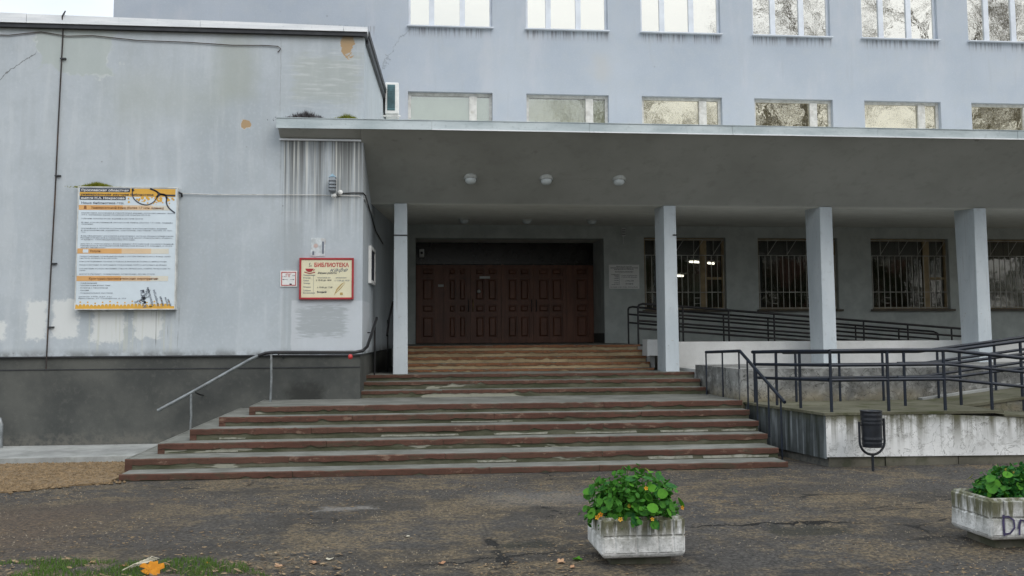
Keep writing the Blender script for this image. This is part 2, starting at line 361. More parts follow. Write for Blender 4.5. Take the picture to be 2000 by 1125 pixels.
def m_terrace():
    M = Mat('terrace_wall'); x, z = M.x, M.z; n1 = M.noise(1.3, 5, .62, off=2); n2 = M.noise(6, 6, .68, off=3); n3 = M.noise(40, 4, .6)
    c = M.mix(n1.ss(.3, .7), (.15, .152, .148), (.31, .313, .305)); c = M.mix(n2.ss(.5, .62) * .6, c, (.46, .463, .45)); c = M.mix(n2.ss(.46, .36) * .6, c, (.10, .10, .095))
    c = M.mix(z.ss(1.0, .66) * n1.ss(.3, .6) * .7, c, (.24, .19, .10)); c = M.mix(z.ss(.8, .66) * n2.ss(.35, .6) * .6, c, (.07, .075, .035))
    cr = M.noise(3, 5, .6, dist=1.3, off=6); c = M.mix((cr - .5).abs().ss(.014, .003) * .75, c, (.06, .06, .055))
    M.color(c).set(.92, 0, .2).bump(n2, .7, .015); return M.m
def m_ground():
    M = Mat('asphalt'); x, y = M.x, M.y
    n1 = M.noise((.7, .8, 1), 6, .62, dist=.4); n2 = M.noise((3.4, 3.8, 1), 7, .74, off=3); n3 = M.noise(30, 6, .75, off=5); n4 = M.noise(90, 4, .65, off=2); n5 = M.noise((.5, .6, 1), 5, .6, off=9)
    c = M.mix(n3.ss(.3, .7), (.030, .028, .027), (.135, .126, .115))
    c = M.mix(n5.ss(.42, .62) * .7, c, (.060, .052, .042))
    d = (n1 * .5 + n2 * .5).ss(.46, .58); g = n3.ss(.42, .58)
    c = M.mix(d * (.15 + g * .8), c, (.235, .18, .108))                    # washed-out sand and leaf litter
    c = M.mix(M.noise((1.6, 2.0, 1), 6, .7, off=14).ss(.58, .70) * n3.ss(.35, .6) * .6, c, (.20, .165, .11))
    c = M.mix(n4.ss(.60, .72) * .6, c, (.17, .155, .135)); c = M.mix(n4.ss(.40, .30) * .6, c, (.018, .018, .018))
    c = M.mix(M.voro(14).ss(.12, .06) * n2.ss(.45, .6) * .7, c, (.22, .18, .13))
    wd = M.rect(x, y, -9.0, -2.2, 8.2, 11.2, .9, n2, 2.2); c = M.mix(wd * .55, c, (.085, .068, .052))
    bare = M.rect(x, y, -6.0, -3.0, 8.2, 10.6, .5, n2, 1.6); c = M.mix(bare * n3.ss(.35, .6) * .8, c, (.14, .098, .066))
    pale = M.rect(x, y, -.9, -.35, 10.05, 10.3, .06, n2, .6).max(M.rect(x, y, .8, 2.0, 10.2, 11.0, .3, n2, 1.2) * .45); c = M.mix(pale * .7, c, (.27, .255, .235))
    pud = M.rect(x, y, 3.2, 3.95, 8.38, 8.72, .06, n2, .55).max(M.rect(x, y, .75, 1.25, 8.15, 8.35, .06, n2, .5)); c = M.mix(pud * .85, c, (.030, .029, .019))
    ck = M.voro((.55, .9, 1), 'DISTANCE_TO_EDGE'); ckm = (ck + (n2 - .5) * .16).ss(.010, .002) * n5.ss(.52, .62); c = M.mix(ckm * .85, c, (.012, .012, .012))
    wet = M.noise((.8, 1.6, 1), 5, .6, off=41).ss(.56, .66) * y.ss(10.2, 8.6); c = M.mix(wet * .6, c, (.026, .027, .032))
    kn = M.noise((2.2, .01, 1), 4, .65, off=3); kn2 = M.noise((3.1, .01, 1), 5, .7, off=23); kb = M.noise((1.7, .01, 1), 3, .5, off=50)
    k1 = (y - 8.78 + (kn - .5) * .45).abs() - (kb - .36).max(0.0) * .09; k1 = k1.ss(.008, .0) * x.ss(2.4, 2.7) * x.ss(4.3, 4.0)
    k2 = (y - 7.72 - (x - .4) * .22 + (kn2 - .5) * .5).abs() - (kb - .38).max(0.0) * .08; k2 = k2.ss(.007, .0) * x.ss(-.1, .2) * x.ss(1.5, 1.2)
    k3 = (y - 9.35 + (kn2 - .5) * .3).abs() - (kb - .40).max(0.0) * .08; k3 = k3.ss(.007, .0) * x.ss(4.0, 4.2) * x.ss(5.3, 5.0)
    kk = k1.max(k2).max(k3); c = M.mix(kk * .95, c, (.008, .008, .008)); ckm = ckm.max(kk)
    ag = M.voro(34); c = M.mix(ag.ss(.26, .10) * n5.ss(.35, .55) * .55, c, (.16, .148, .13)); c = M.mix(ag.ss(.45, .65) * .35, c, (.014, .013, .012))
    rr = (.92 - pud * .35 - wet * .12); M.color(c).set(rr, 0, .3).bump(n3 * .5 + n4 * .3 - ag * .5 - ckm * .8, 1.0, .04); return M.m
def m_glass(name, refl, tint, wav=.02, wsc=5, rgh=.0, rc=(1, 1, 1)):
    M = Mat(name); nt = M.nt; g = nt.nodes.new('ShaderNodeBsdfGlossy'); g.inputs['Roughness'].default_value = rgh; g.inputs['Color'].default_value = (*rc, 1)
    t = nt.nodes.new('ShaderNodeBsdfTransparent'); t.inputs[0].default_value = (*tint, 1); mxs = nt.nodes.new('ShaderNodeMixShader')
    lw = nt.nodes.new('ShaderNodeFresnel'); lw.inputs[0].default_value = 1.5
    f = S(nt, lw.outputs[0]) * 1.0 + refl
    nt.links.new(f.clamp().k, mxs.inputs[0]); nt.links.new(t.outputs[0], mxs.inputs[1]); nt.links.new(g.outputs[0], mxs.inputs[2]); nt.links.new(mxs.outputs[0], M.out.inputs[0])
    if wav:
        b = nt.nodes.new('ShaderNodeBump'); b.inputs['Strength'].default_value = wav; b.inputs['Distance'].default_value = .1
        nt.links.new(M.noise(wsc, 3, .5).k, b.inputs['Height']); nt.links.new(b.outputs[0], g.inputs['Normal'])
    return M.m
def m_leaf(name, a, b, tr=.25):
    M = Mat(name); r_ = M.rnd(); c = M.mix(r_, a, b); c = M.mix(M.noise(40, 2, .5).ss(.4, .7) * .25, c, tuple(v * 1.6 for v in b))
    M.color(c).set(.65, 0, .2)
    t = M.nt.nodes.new('ShaderNodeBsdfTranslucent'); M.nt.links.new(c.k, t.inputs[0]); mx_ = M.nt.nodes.new('ShaderNodeMixShader'); mx_.inputs[0].default_value = tr
    M.nt.links.new(M.b.outputs[0], mx_.inputs[1]); M.nt.links.new(t.outputs[0], mx_.inputs[2]); M.nt.links.new(mx_.outputs[0], M.out.inputs[0]); return M.m
def m_emit(name, col, st):
    M = Mat(name); e = M.nt.nodes.new('ShaderNodeEmission'); e.inputs[0].default_value = (*col, 1); e.inputs[1].default_value = st; M.nt.links.new(e.outputs[0], M.out.inputs[0]); return M.m
def m_soffit():
    M = Mat('soffit_plaster'); n1 = M.noise(.6, 5, .6); n2 = M.noise(4, 6, .65, off=3); n3 = M.noise(40, 3, .6)
    c = M.mix(n1.ss(.3, .7), (.34, .345, .32), (.42, .425, .40)); c = M.mix(n2.ss(.5, .7) * .3, c, (.25, .255, .225))
    c = M.mix(M.noise(2.2, 6, .7, off=8).ss(.62, .70) * M.y.ss(16.6, 15.6) * .6, c, (.15, .15, .12))
    c = M.mix(M.y.ss(17.40, 17.50), c, M.mix(n2.ss(.35, .65), (.72, .72, .66), (.80, .80, .74)))     # level inner ceiling paled in colour to imitate light bouncing in
    M.color(c).set(.95, 0, .15).bump(n3, .3, .005); return M.m
def m_wood():
    M = Mat('door_wood'); n1 = M.noise((14, 14, .8), 5, .6); n2 = M.noise(2, 4, .6)
    c = M.mix(n1.ss(.3, .7), (.160, .063, .036), (.24, .099, .056)); c = M.mix(n2.ss(.45, .7) * .4, c, (.085, .042, .026))
    M.color(c).set(.38, 0, .4).bump(n1, .12, .003); return M.m
def m_column():
    M = Mat('column_paint'); n1 = M.noise((2, 2, .8), 5, .62, off=3); n2 = M.noise(9, 6, .68, off=6); n3 = M.noise(45, 4, .6)
    c = M.mix(n1.ss(.3, .7), (.48, .535, .575), (.58, .63, .665)); c = M.mix(n2.ss(.55, .7) * .35, c, (.34, .36, .37)); c = M.mix(M.noise((14, 14, .7), 4, .6, off=9).ss(.60, .68) * .35, c, (.30, .31, .31))
    ch = M.noise(7, 6, .75, off=14).ss(.665, .68); c = M.mix(ch * .8, c, (.36, .33, .29)); c = M.mix(M.voro(5).ss(.05, .02) * .6, c, (.15, .15, .15))
    M.color(c).set(.9, 0, .2).bump(n2 * .5 + n3 * .4 - ch * .6, .45, .008); return M.m
def m_planter():
    M = Mat('planter_concrete'); x, z = M.x, M.z; n1 = M.noise(5, 5, .65); n2 = M.noise(30, 5, .7, off=3)
    c = M.mix(n1.ss(.35, .65), (.46, .465, .455), (.80, .80, .79)); c = M.mix(n2.ss(.5, .65) * .45, c, (.24, .245, .225))
    dr = M.noise((16, 16, 2.0), 5, .65, off=5); c = M.mix(dr.ss(.40, .56) * z.ss(.14, .30) * .92, c, (.095, .093, .045))
    c = M.mix(z.ss(.27, .37) * n2.ss(.3, .5) * .6, c, (.12, .12, .07)); c = M.mix(n2.ss(.45, .34) * .35, c, (.13, .13, .11))
    M.color(c).set(.9, 0, .2).bump(n2, .7, .012); return M.m
def m_metal(name, c0, c1, rough=.45, metal=.6, sc=(1.5, 1.5, 12)):
    M = Mat(name); n = M.noise(sc, 5, .6); n2 = M.noise(20, 4, .6)
    M.color(M.mix(n2.ss(.55, .75) * .3, M.mix(n.ss(.3, .7), c0, c1), tuple(v * .5 for v in c0))).set(rough, metal).bump(n2, .1, .003); return M.m

MT = dict(annex=m_annex(), facade=m_facade(), plinth=m_plinth(), tread=m_tread(), nosing=m_nosing(), rampwall=m_rampwall(), terrace=m_terrace(), ground=m_ground(), soffit=m_soffit(), wood=m_wood(), planter=m_planter())
MT['nosing_top'] = m_nosing('worn_brown_nosing', (.14, .056, .026), (.23, .104, .050), (.20, .095, .047))
MT['riser'] = m_riser('mossy_riser', (.055, .060, .035), (.12, .118, .085), (.30, .30, .245), -.015)
MT['riser_top'] = m_riser('worn_riser', (.24, .185, .11), (.36, .28, .17), (.42, .34, .21), -.04)
MT['apron'] = m_concrete('apron_concrete', (.22, .225, .22), (.40, .41, .40), mamt=.25)
MT['base'] = m_concrete('damp_concrete', (.075, .072, .058), (.16, .15, .12), mamt=.6)
MT['ramp_top'] = m_concrete('ramp_slab', (.085, .082, .055), (.15, .145, .105), moss=(.05, .055, .02), mamt=.8)
MT['white_conc'] = m_concrete('whitewashed_wall', (.50, .505, .50), (.62, .625, .62), mamt=.08, moss=(.3, .3, .28))
MT['flake'] = m_concrete('old_render', (.22, .22, .18), (.36, .36, .31), moss=(.10, .10, .06), mamt=.6, sc=5)
MT['column'] = m_column()
MT['fascia'] = m_metal('galvanised_flashing', (.36, .42, .44), (.52, .58, .60), .5, .35, (1.2, 1.2, 4))
MT['cap'] = m_metal('pale_flashing', (.66, .69, .72), (.82, .84, .86), .45, .1)
MT['darkmetal'] = simple('dark_flashing', (.035, .037, .042), .5, .3)
MT['navy'] = simple('navy_rail_paint', (.006, .011, .022), .5, .0, .3, 8, .1, dirt=(.022, .02, .018))
MT['blackrail'] = simple('black_rail_paint', (.012, .012, .014), .4, 0, .3, 8, .1, dirt=(.04, .03, .025))
MT['greyrail'] = simple('bare_steel_rail', (.24, .26, .27), .45, .5, .25, 10, .1, dirt=(.14, .12, .10))
MT['binpaint'] = simple('bin_paint', (.010, .013, .019), .45, 0, .3, 10, .12, dirt=(.025, .024, .022))
MT['white_frame'] = simple('white_frame', (.62, .66, .72), .35, 0, .08, 3, 0)
MT['old_frame'] = simple('aged_white_frame', (.55, .55, .53), .6, 0, .15, 9, .2, dirt=(.32, .30, .26))
MT['cream_frame'] = simple('cream_frame', (.36, .27, .15), .6, 0, .2, 6, .2, dirt=(.16, .12, .07))
MT['sill'] = m_metal('sill_metal', (.50, .54, .60), (.62, .66, .72), .5, .1)
MT['darksill'] = simple('dark_sill', (.10, .085, .065), .7)
MT['glass_up'] = m_glass('upper_glass', .64, (.6, .6, .56), .010, 5, rc=(1, .98, .91))
MT['glass_mid'] = m_glass('middle_glass', .46, (.85, .85, .78), .014, 5, rc=(1, .95, .80))
MT['glass_low'] = m_glass('ground_glass', .04, (.6, .6, .56), .02, 5)
MT['glass_blind'] = m_glass('blind_glass', .16, (.9, .92, .88), .02, 5)
MT['grille'] = simple('grille_paint', (.52, .51, .47), .5, .1)
MT['plaque'] = simple('plaque_white', (.92, .93, .92), .5, 0, .04)
MT['white'] = simple('white_paint', (.72, .73, .72), .5, 0, .08)
MT['board'] = simple('board_white', (.60, .68, .74), .4, 0, .05, 2, 0)
MT['cream'] = simple('sign_cream', (.66, .62, .44), .35, 0, .06, 2, 0)
MT['signred'] = simple('sign_red', (.34, .025, .03), .4, 0, .15, 4, 0)
MT['inkred'] = simple('ink_red', (.45, .04, .04), .5, 0, .1, 4, 0)
MT['ink'] = simple('ink_dark', (.035, .04, .06), .6, 0, .1, 4, 0)
MT['inkgrey'] = simple('ink_grey', (.14, .16, .20), .6, 0, .1, 4, 0)
MT['inkbrown'] = simple('ink_brown', (.24, .10, .03), .6, 0, .1, 4, 0)
MT['inkwhite'] = simple('ink_white', (.75, .76, .76), .6, 0, .05, 4, 0)
MT['orange'] = simple('print_orange', (.64, .36, .05), .5, 0, .06, 3, 0)
MT['peach'] = simple('print_peach', (.66, .37, .14), .5, 0, .06, 3, 0)
MT['peach2'] = simple('print_pale_peach', (.66, .50, .33), .5, 0, .06, 3, 0)
MT['peach3'] = simple('print_faint_peach', (.62, .60, .52), .5, 0, .06, 3, 0)
MT['straw'] = simple('print_straw', (.40, .28, .10), .6, 0, .1, 4, 0)
MT['teal'] = simple('fan_grille', (.06, .13, .15), .5, .1)
MT['lampbase'] = simple('lamp_base', (.46, .48, .46), .5)
MT['lampglass'] = simple('lamp_glass', (.58, .63, .64), .25, 0, .05, 3, 0)
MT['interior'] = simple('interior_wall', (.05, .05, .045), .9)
MT['curtain1'] = simple('green_blind', (.74, .82, .74), .8, 0, .06, 3, 0)
MT['curtain2'] = simple('cream_blind', (.85, .82, .66), .8, 0, .05, 3, 0)
MT['blind'] = simple('vertical_blind', (.40, .36, .29), .8, 0, .1, 3, 0)
MT['curtain3'] = simple('grey_interior', (.66, .63, .52), .8, 0, .25, 2, 0)
MT['soil'] = simple('soil', (.045, .032, .022), .95, 0, .4, 20, .6)
MT['bark'] = simple('bark', (.22, .20, .165), .95, 0, .3, 8, .4)
MT['graffiti'] = simple('graffiti_paint', (.055, .045, .11), .6, 0, .3, 12, 0)
MT['twig'] = simple('dry_twig', (.50, .46, .36), .8, 0, .2, 12, .1)
MT['brass'] = simple('brass', (.45, .30, .10), .35, .8, .1, 6, 0)
MT['leaf'] = m_leaf('nasturtium_leaf', (.008, .075, .020), (.085, .26, .018))
MT['leaf_y'] = m_leaf('yellowing_leaf', (.18, .22, .02), (.34, .26, .03))
MT['petal'] = m_leaf('orange_petal', (.60, .20, .015), (.72, .40, .04), .3)
MT['stem'] = m_leaf('stem', (.05, .10, .02), (.09, .13, .03), .1)
MT['grass'] = m_leaf('grass_blade', (.045, .11, .018), (.10, .17, .035), .25)
MT['moss'] = m_leaf('moss', (.11, .14, .012), (.20, .21, .02), .1)
MT['debris'] = simple('dark_debris', (.075, .07, .075), .9, 0, .5, 14, .4)
MT['gold_leaf'] = m_leaf('gold_leaf', (.50, .19, .012), (.60, .26, .02), .2)
MT['brown_leaf'] = m_leaf('brown_leaf', (.33, .16, .08), (.44, .27, .16), .1)
MT['hedge'] = m_leaf('hedge_leaf', (.020, .045, .012), (.05, .075, .02), .15)
def m_pebble():
    M = Mat('gravel'); n = M.noise(11, 4, .7); n2 = M.noise(40, 3, .6, off=4)
    M.color(M.mix(n2.ss(.45, .7) * .55, M.mix(n.ss(.3, .7), (.10, .066, .032), (.26, .18, .098)), (.045, .028, .014))).set(.9).bump(n2, .4, .005); return M.m
MT['gravel'] = m_pebble()
MT['grit'] = simple('grit', (.19, .16, .12), .9, 0, .8, 60, .2)

# ================================================================== SETTING: ground
from mathutils import noise as mnoise
def crack_y(x): return 8.80 + .05 * math.sin(x * 5.1) + .03 * math.sin(x * 13 + 1) - .06 * (x - 3.5) ** 2 * .4
def gh(x, y):
    h = .016 * mnoise.noise((x * .6, y * .6, 0)) + .007 * mnoise.noise((x * 2.3, y * 2.3, 3)) + .003 * mnoise.noise((x * 9, y * 9, 5))
    if 2.2 < x < 4.9 and 8.0 < y < 9.6:
        d = y - crack_y(x); e = max(0, 1 - abs(x - 3.5) / 1.3)
        h += e * (.022 * max(0, min(1, d / .03 + .5)) * max(0, 1 - max(0, d) / .6))
    q = ((x - 3.57) / .55) ** 2 + ((y - 8.53) / .26) ** 2
    if q < 1: h -= .03 * (1 - q)
    q = ((x - 1.0) / .4) ** 2 + ((y - 8.25) / .2) ** 2
    if q < 1: h -= .02 * (1 - q)
    if y > 12.2: h = h * .4 - .01
    return h
xs = [-400, -150, -60, -25, -14] + list(np.arange(-10, 12.01, .075)) + [16, 25, 60, 150, 400]
ys = [-400, -150, -60, -25, -8, 0, 3] + list(np.arange(5.5, 16.3, .06)) + [25, 60, 150, 400]
gm = MB(); nx, ny = len(xs), len(ys)
gm.v = [(float(x), float(y), gh(x, y) if -10 <= x <= 12 and 5.5 <= y <= 16.3 else -.012) for y in ys for x in xs]
gm.f = [(j * nx + i, j * nx + i + 1, (j + 1) * nx + i + 1, (j + 1) * nx + i) for j in range(ny - 1) for i in range(nx - 1)]
gm.sm = [True] * len(gm.f)
ground = gm.build('ground', MT['ground'], kind='structure')

# concrete apron along the annex, slab by slab
ap = MB().prism([(-9.5, 14.25), (-3.62, 14.45), (-3.62, 16.02), (-9.5, 16.02)], -.05, .07, 'z').build('apron', MT['apron'], kind='structure')
# gravel bed
def scatter_pebbles(n, region, s0, s1, zfun, seed):
    rr = random.Random(seed); mb = MB(); k = 0
    while k < n:
        x, y = region(rr)
        if x is None: continue
        s = rr.uniform(s0, s1); a = rr.uniform(0, 6.28); ca, sa = math.cos(a), math.sin(a); z = zfun(x, y)
        vs = []
        for (dx, dy, dz) in ((1, 0, 0), (0, .8, 0), (-1, 0, .1), (0, -.8, 0), (0, 0, .75), (0, 0, -.5)):
            dx *= rr.uniform(.7, 1.2); dy *= rr.uniform(.7, 1.2); vs.append((x + s * (dx * ca - dy * sa), y + s * (dx * sa + dy * ca), z + s * dz))
        mb.add(vs, [(0, 1, 4), (1, 2, 4), (2, 3, 4), (3, 0, 4), (1, 0, 5), (2, 1, 5), (3, 2, 5), (0, 3, 5)]); k += 1
    return mb
def reg_gravel(rr):
    y = rr.uniform(11.6, 14.3); x = rr.uniform(-8.6, -3.4)
    edge = 11.75 + (x + 4.6) * .42 + .15 * math.sin(x * 3) + rr.uniform(-.12, .25)
    if y < edge or (x > -3.62 and y > 12.5): return None, None
    return x, y
scatter_pebbles(7500, reg_gravel, .016, .040, lambda x, y: .012 + gh(x, y), 3).build('gravel', MT['gravel'], kind='stuff', label='brown gravel bed beside the lowest steps', cat='gravel')
gb = MB(); pts = [(-9, 11.75)] + [(x, 11.80 + (x + 4.6) * .42 + .12 * math.sin(x * 3)) for x in np.arange(-8.8, -3.55, .2)] + [(-3.6, 14.3), (-9, 14.3)]
gb.prism([(float(a), float(b)) for a, b in pts[1:]], -.03, .012, 'z').build('gravel_base', MT['gravel'], kind='structure')
def reg_grit(rr):
    x = rr.uniform(-6, 8.5); y = rr.uniform(6.6, 12.2)
    if mnoise.noise((x * .8, y * 1.6, 7)) < -.05: return None, None
    return x, y
scatter_pebbles(6500, reg_grit, .003, .011, lambda x, y: gh(x, y) + .001, 5).build('grit', MT['grit'], kind='stuff', label='loose grit and crumbs strewn over the asphalt', cat='grit')

# dry needles and leaf crumbs blown over the asphalt
def litter_mat():
    M = Mat('leaf_crumbs'); n = M.noise(23, 3, .7); n2 = M.noise(31, 3, .7, off=7)
    M.color(M.mix(n2.ss(.55, .65), M.mix(n.ss(.35, .65), (.10, .062, .032), (.30, .215, .12)), (.05, .034, .022))).set(.9); return M.m
rr = random.Random(77); lm = MB(); k = 0
while k < 5200:
    x = rr.uniform(-5.5, 8.5); y = 6.7 + 5.7 * rr.random() ** 1.3
    q = mnoise.noise((x * .7, y * .9, 1.5)) + .5 * mnoise.noise((x * 2.3, y * 2.6, 4))
    if q < rr.uniform(-.25, .35) or (y > 12.4 and x < 5): continue
    z = gh(x, y) + rr.uniform(.002, .006); a = rr.uniform(0, 6.28); L = rr.uniform(.006, .022) if rr.random() < .93 else rr.uniform(.02, .035); B = L * rr.uniform(.15, .6); ca, sa = math.cos(a), math.sin(a)
    vs = [(-L, 0, rr.uniform(0, .005)), (0, -B, 0), (L, 0, rr.uniform(0, .006)), (0, B, rr.uniform(0, .005))]
    lm.add([(x + u * ca - v * sa, y + u * sa + v * ca, z + w_) for u, v, w_ in vs], [(0, 1, 2, 3)]); k += 1
lm.build('leaf_crumbs', litter_mat(), kind='stuff', label='dry needles and leaf crumbs blown across the asphalt', cat='litter')
rr = random.Random(78); lm = MB()
for k in range(260):
    x = rr.uniform(-4.0, -.4); y = rr.uniform(7.1, 8.15); z = gh(x, y) + rr.uniform(.008, .03); s_ = rr.uniform(.012, .032); n = 7; a0 = rr.uniform(0, 6.28); tl = rr.uniform(-.5, .5)
    lm.add([(x + s_ * math.cos(a0 + 6.283 * j / n) * rr.uniform(.7, 1.1), y + s_ * .7 * math.sin(a0 + 6.283 * j / n), z + s_ * tl * math.cos(a0 + 6.283 * j / n) + rr.uniform(0, .006)) for j in range(n)], [tuple(range(n))])
lm.build('dull_leaves', litter_mat(), kind='stuff', label='dull brown leaves scattered in the grass strip', cat='litter')

# ================================================================== MAIN BUILDING
def wall_holes(mb, x0, x1, z0, z1, holes, y0, y1):
    X = sorted({x0, x1, *[h[0] for h in holes], *[h[1] for h in holes]}); Z = sorted({z0, z1, *[h[2] for h in holes], *[h[3] for h in holes]})
    for i in range(len(X) - 1):
        for j in range(len(Z) - 1):
            cx, cz = (X[i] + X[i + 1]) / 2, (Z[j] + Z[j + 1]) / 2
            if any(h[0] < cx < h[1] and h[2] < cz < h[3] for h in holes): continue
            for y, fl in ((y0, 0), (y1, 1)):
                q = [(X[i], y, Z[j]), (X[i + 1], y, Z[j]), (X[i + 1], y, Z[j + 1]), (X[i], y, Z[j + 1])]
                mb.add(q[::-1] if fl else q, [(0, 1, 2, 3)])
    for (a, b, c, d) in holes:
        mb.add([(a, y0, c), (b, y0, c), (b, y1, c), (a, y1, c)], [(0, 1, 2, 3)]); mb.add([(a, y0, d), (b, y0, d), (b, y1, d), (a, y1, d)], [(3, 2, 1, 0)])
        mb.add([(a, y0, c), (a, y1, c), (a, y1, d), (a, y0, d)], [(0, 1, 2, 3)]); mb.add([(b, y0, c), (b, y1, c), (b, y1, d), (b, y0, d)], [(3, 2, 1, 0)])
    mb.add([(x0, y0, z0), (x0, y1, z0), (x0, y1, z1), (x0, y0, z1)], [(3, 2, 1, 0)]); mb.add([(x1, y0, z0), (x1, y1, z0), (x1, y1, z1), (x1, y0, z1)], [(0, 1, 2, 3)])
    mb.add([(x0, y0, z1), (x1, y0, z1), (x1, y1, z1), (x0, y1, z1)], [(0, 1, 2, 3)])
YF, YB = 23.5, 23.85
W = 2.07; WX = [-.055 + 2.912 * i for i in range(7)]
GX = [5.76, 8.67, 11.63, 14.6]
DX0, DX1, DZ = .14, 4.75, 4.10
holes = [(x, x + W, 5.62, 7.70) for x in WX] + [(x, x + W, 9.33, 11.3) for x in WX] + [(x, x + 2.08, 2.34, 4.14) for x in GX] + [(DX0, DX1, 1.537, DZ)]
bld = thing('library_building', (5.3, 23.5, 0), 'pale blue plastered main building with rows of wide windows', 'building')
mb = MB(); wall_holes(mb, -7.04, 19.5, -.1, 12.6, holes, YF, YB); mb.build('wall', MT['facade'], bld)
box_part('side_wall', MT['facade'], bld, -7.04, -6.7, YB + .002, 36, -.1, 12.6); box_part('roof', MT['darkmetal'], bld, -7.15, 19.6, 23.4, 36, 12.602, 12.8)
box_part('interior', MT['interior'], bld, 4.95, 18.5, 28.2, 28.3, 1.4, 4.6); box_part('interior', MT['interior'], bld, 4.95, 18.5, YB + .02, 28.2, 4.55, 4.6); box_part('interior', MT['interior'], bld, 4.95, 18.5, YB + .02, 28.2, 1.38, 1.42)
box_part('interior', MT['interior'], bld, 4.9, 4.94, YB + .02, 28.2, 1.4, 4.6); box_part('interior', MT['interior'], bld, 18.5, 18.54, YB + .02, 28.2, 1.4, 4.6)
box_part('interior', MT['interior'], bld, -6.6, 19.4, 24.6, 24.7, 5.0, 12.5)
rl = []
for (x, y, dx) in ((8.0, 26.5, .22), (8.62, 27.0, .16), (7.84, 27.5, .16)):
    zl = 3.76 if y < 27.3 else 3.43; t = thing('ceiling_tube_lamp', (x, y, zl), '', 'lamp'); box_part('housing', MT['white'], t, x - dx, x + dx, y - .07, y + .5, zl + .04, zl + .08)
    MB().tube([(x - dx + .02, y, zl + .0), (x + dx - .02, y + .35, zl + .012)], .026, 8).build('tube', m_emit('tube_light', (1, .97, .9), 5), t); rl.append(t)
for t, l in zip(rl, ('lit tube lamp nearest the glass of the barred window by the entrance', 'lit tube lamp further right behind the barred window by the entrance', 'lit tube lamp deepest in the room behind the barred window by the entrance')):
    tag(t, l, group='lit tube lamps indoors')
def frame_mb(x0, x1, z0, z1, y0, y1, t, inner=()):
    mb = MB(); mb.box(x0, x0 + t, y0, y1, z0, z1).box(x1 - t, x1, y0, y1, z0, z1).box(x0 + t, x1 - t, y0, y1, z0, z0 + t).box(x0 + t, x1 - t, y0, y1, z1 - t, z1); return mb
for i, x in enumerate(WX):       # upper floor: three-light plastic windows
    z0, z1 = 9.33, 11.3; f = frame_mb(x + .002, x + W - .002, z0 + .002, z1 - .002, 23.60, 23.68, .055).build('window', MT['white_frame'], bld)
    a, b, c, d = x + .51, x + .64, x + 1.27, x + 1.40
    for (p, q) in ((a, b), (c, d)): box_part('mullion', MT['white_frame'], f, p, q, 23.59, 23.68, z0 + .057, z1 - .057)
    for (p, q) in ((x + .057, a), (b, c), (d, x + W - .057)): box_part('pane', MT['glass_up'], f, p, q, 23.635, 23.641, z0 + .057, z1 - .057)
    box_part('sill', MT['sill'], f, x - .03, x + W + .03, 23.40, 23.60, z0 - .022, z0 + .004)
    box_part('blind', MT['curtain3'], f, x, x + W, 23.9, 23.92, z0 - .05, z1)
for i, x in enumerate(WX):       # first floor: wooden windows with a narrow vent light
    z0, z1 = 5.62, 7.70; f = frame_mb(x + .002, x + W - .002, z0 + .002, z1 - .002, 23.62, 23.70, .07).build('window', MT['old_frame'], bld)
    a, b = x + 1.50, x + 1.69
    box_part('mullion', MT['old_frame'], f, a, b, 23.60, 23.70, z0 + .072, z1 - .072)
    for (p, q) in ((x + .072, a), (b, x + W - .072)): 
        box_part('pane', MT['glass_blind' if i < 2 else 'glass_mid'], f, p, q, 23.665, 23.671, z0 + .072, z1 - .072)
    box_part('blind', MT['curtain1' if i == 0 else 'curtain2' if i == 1 else 'curtain3'], f, x, x + W, 23.72 if i < 2 else 23.80, 23.73 if i < 2 else 23.81, z0 + .02 if i < 2 else z0 - .05, z1 - (.085 if i < 2 else 0))
    box_part('sill', MT['sill'], f, x - .03, x + W + .03, 23.42, 23.62, z0 - .022, z0 + .004)
for i, x in enumerate(GX):       # ground floor: barred windows
    z0, z1 = 2.34, 4.14; X1 = x + 2.08; f = frame_mb(x + .002, X1 - .002, z0 + .002, z1 - .002, 23.64, 23.72, .06).build('window', MT['cream_frame'], bld)
    a, b = x + 1.46, x + 1.62
    box_part('mullion', MT['cream_frame'], f, a, b, 23.62, 23.72, z0 + .062, z1 - .062); box_part('transom', MT['cream_frame'], f, b, X1 - .062, 23.63, 23.72, 3.1, 3.16)
    box_part('pane', MT['glass_low'], f, x + .062, a, 23.675, 23.681, z0 + .062, z1 - .062)
    box_part('pane', MT['glass_low'], f, b, X1 - .062, 23.675, 23.681, z0 + .062, 3.1); box_part('pane', MT['glass_low'], f, b, X1 - .062, 23.675, 23.681, 3.16, z1 - .062)
    box_part('sill', MT['darksill'], f, x - .06, X1 + .06, 23.38, 23.64, z0 - .05, z0 + .003)
    g = MB(); n = 13
    for k in range(n + 1):
        px = x + .05 + (1.98) * k / n; g.box(px - .007, px + .007, 23.555, 23.569, z0 + .02, 3.70)
    for zz in (z0 + .04, 2.78, 3.70, z1 - .05): g.box(x + .03, X1 - .03, 23.569, 23.579, zz - .008, zz + .008)
    for k in range(4):
        px = x + .26 + k * .5; g.tube([(px, 23.56, 3.70), (px + .26, 23.56, 4.08)], .007, 4).tube([(px + .02, 23.56, 3.70), (px + .02, 23.56, 4.08)], .006, 4)
    for k in (2, 8):
        px = x + .05 + 1.98 * k / n; 
        for zz in (2.5, 2.64): g.box(px, px + 1.98 / n, 23.57, 23.578, zz - .006, zz + .006)
    g.build('grille', MT['grille'], f)
    if i == 3:
        for k in range(16): box_part('blind_slat', MT['blind'], f, x + .04 + k * .127, x + .158 + k * .127, 23.80 + .02 * (k % 2), 23.806 + .02 * (k % 2), z0, z1)
    if i == 0: box_part('paper_sheet', MT['curtain1'], f, 7.02, 7.32, 23.70, 23.704, 2.75, 3.25)
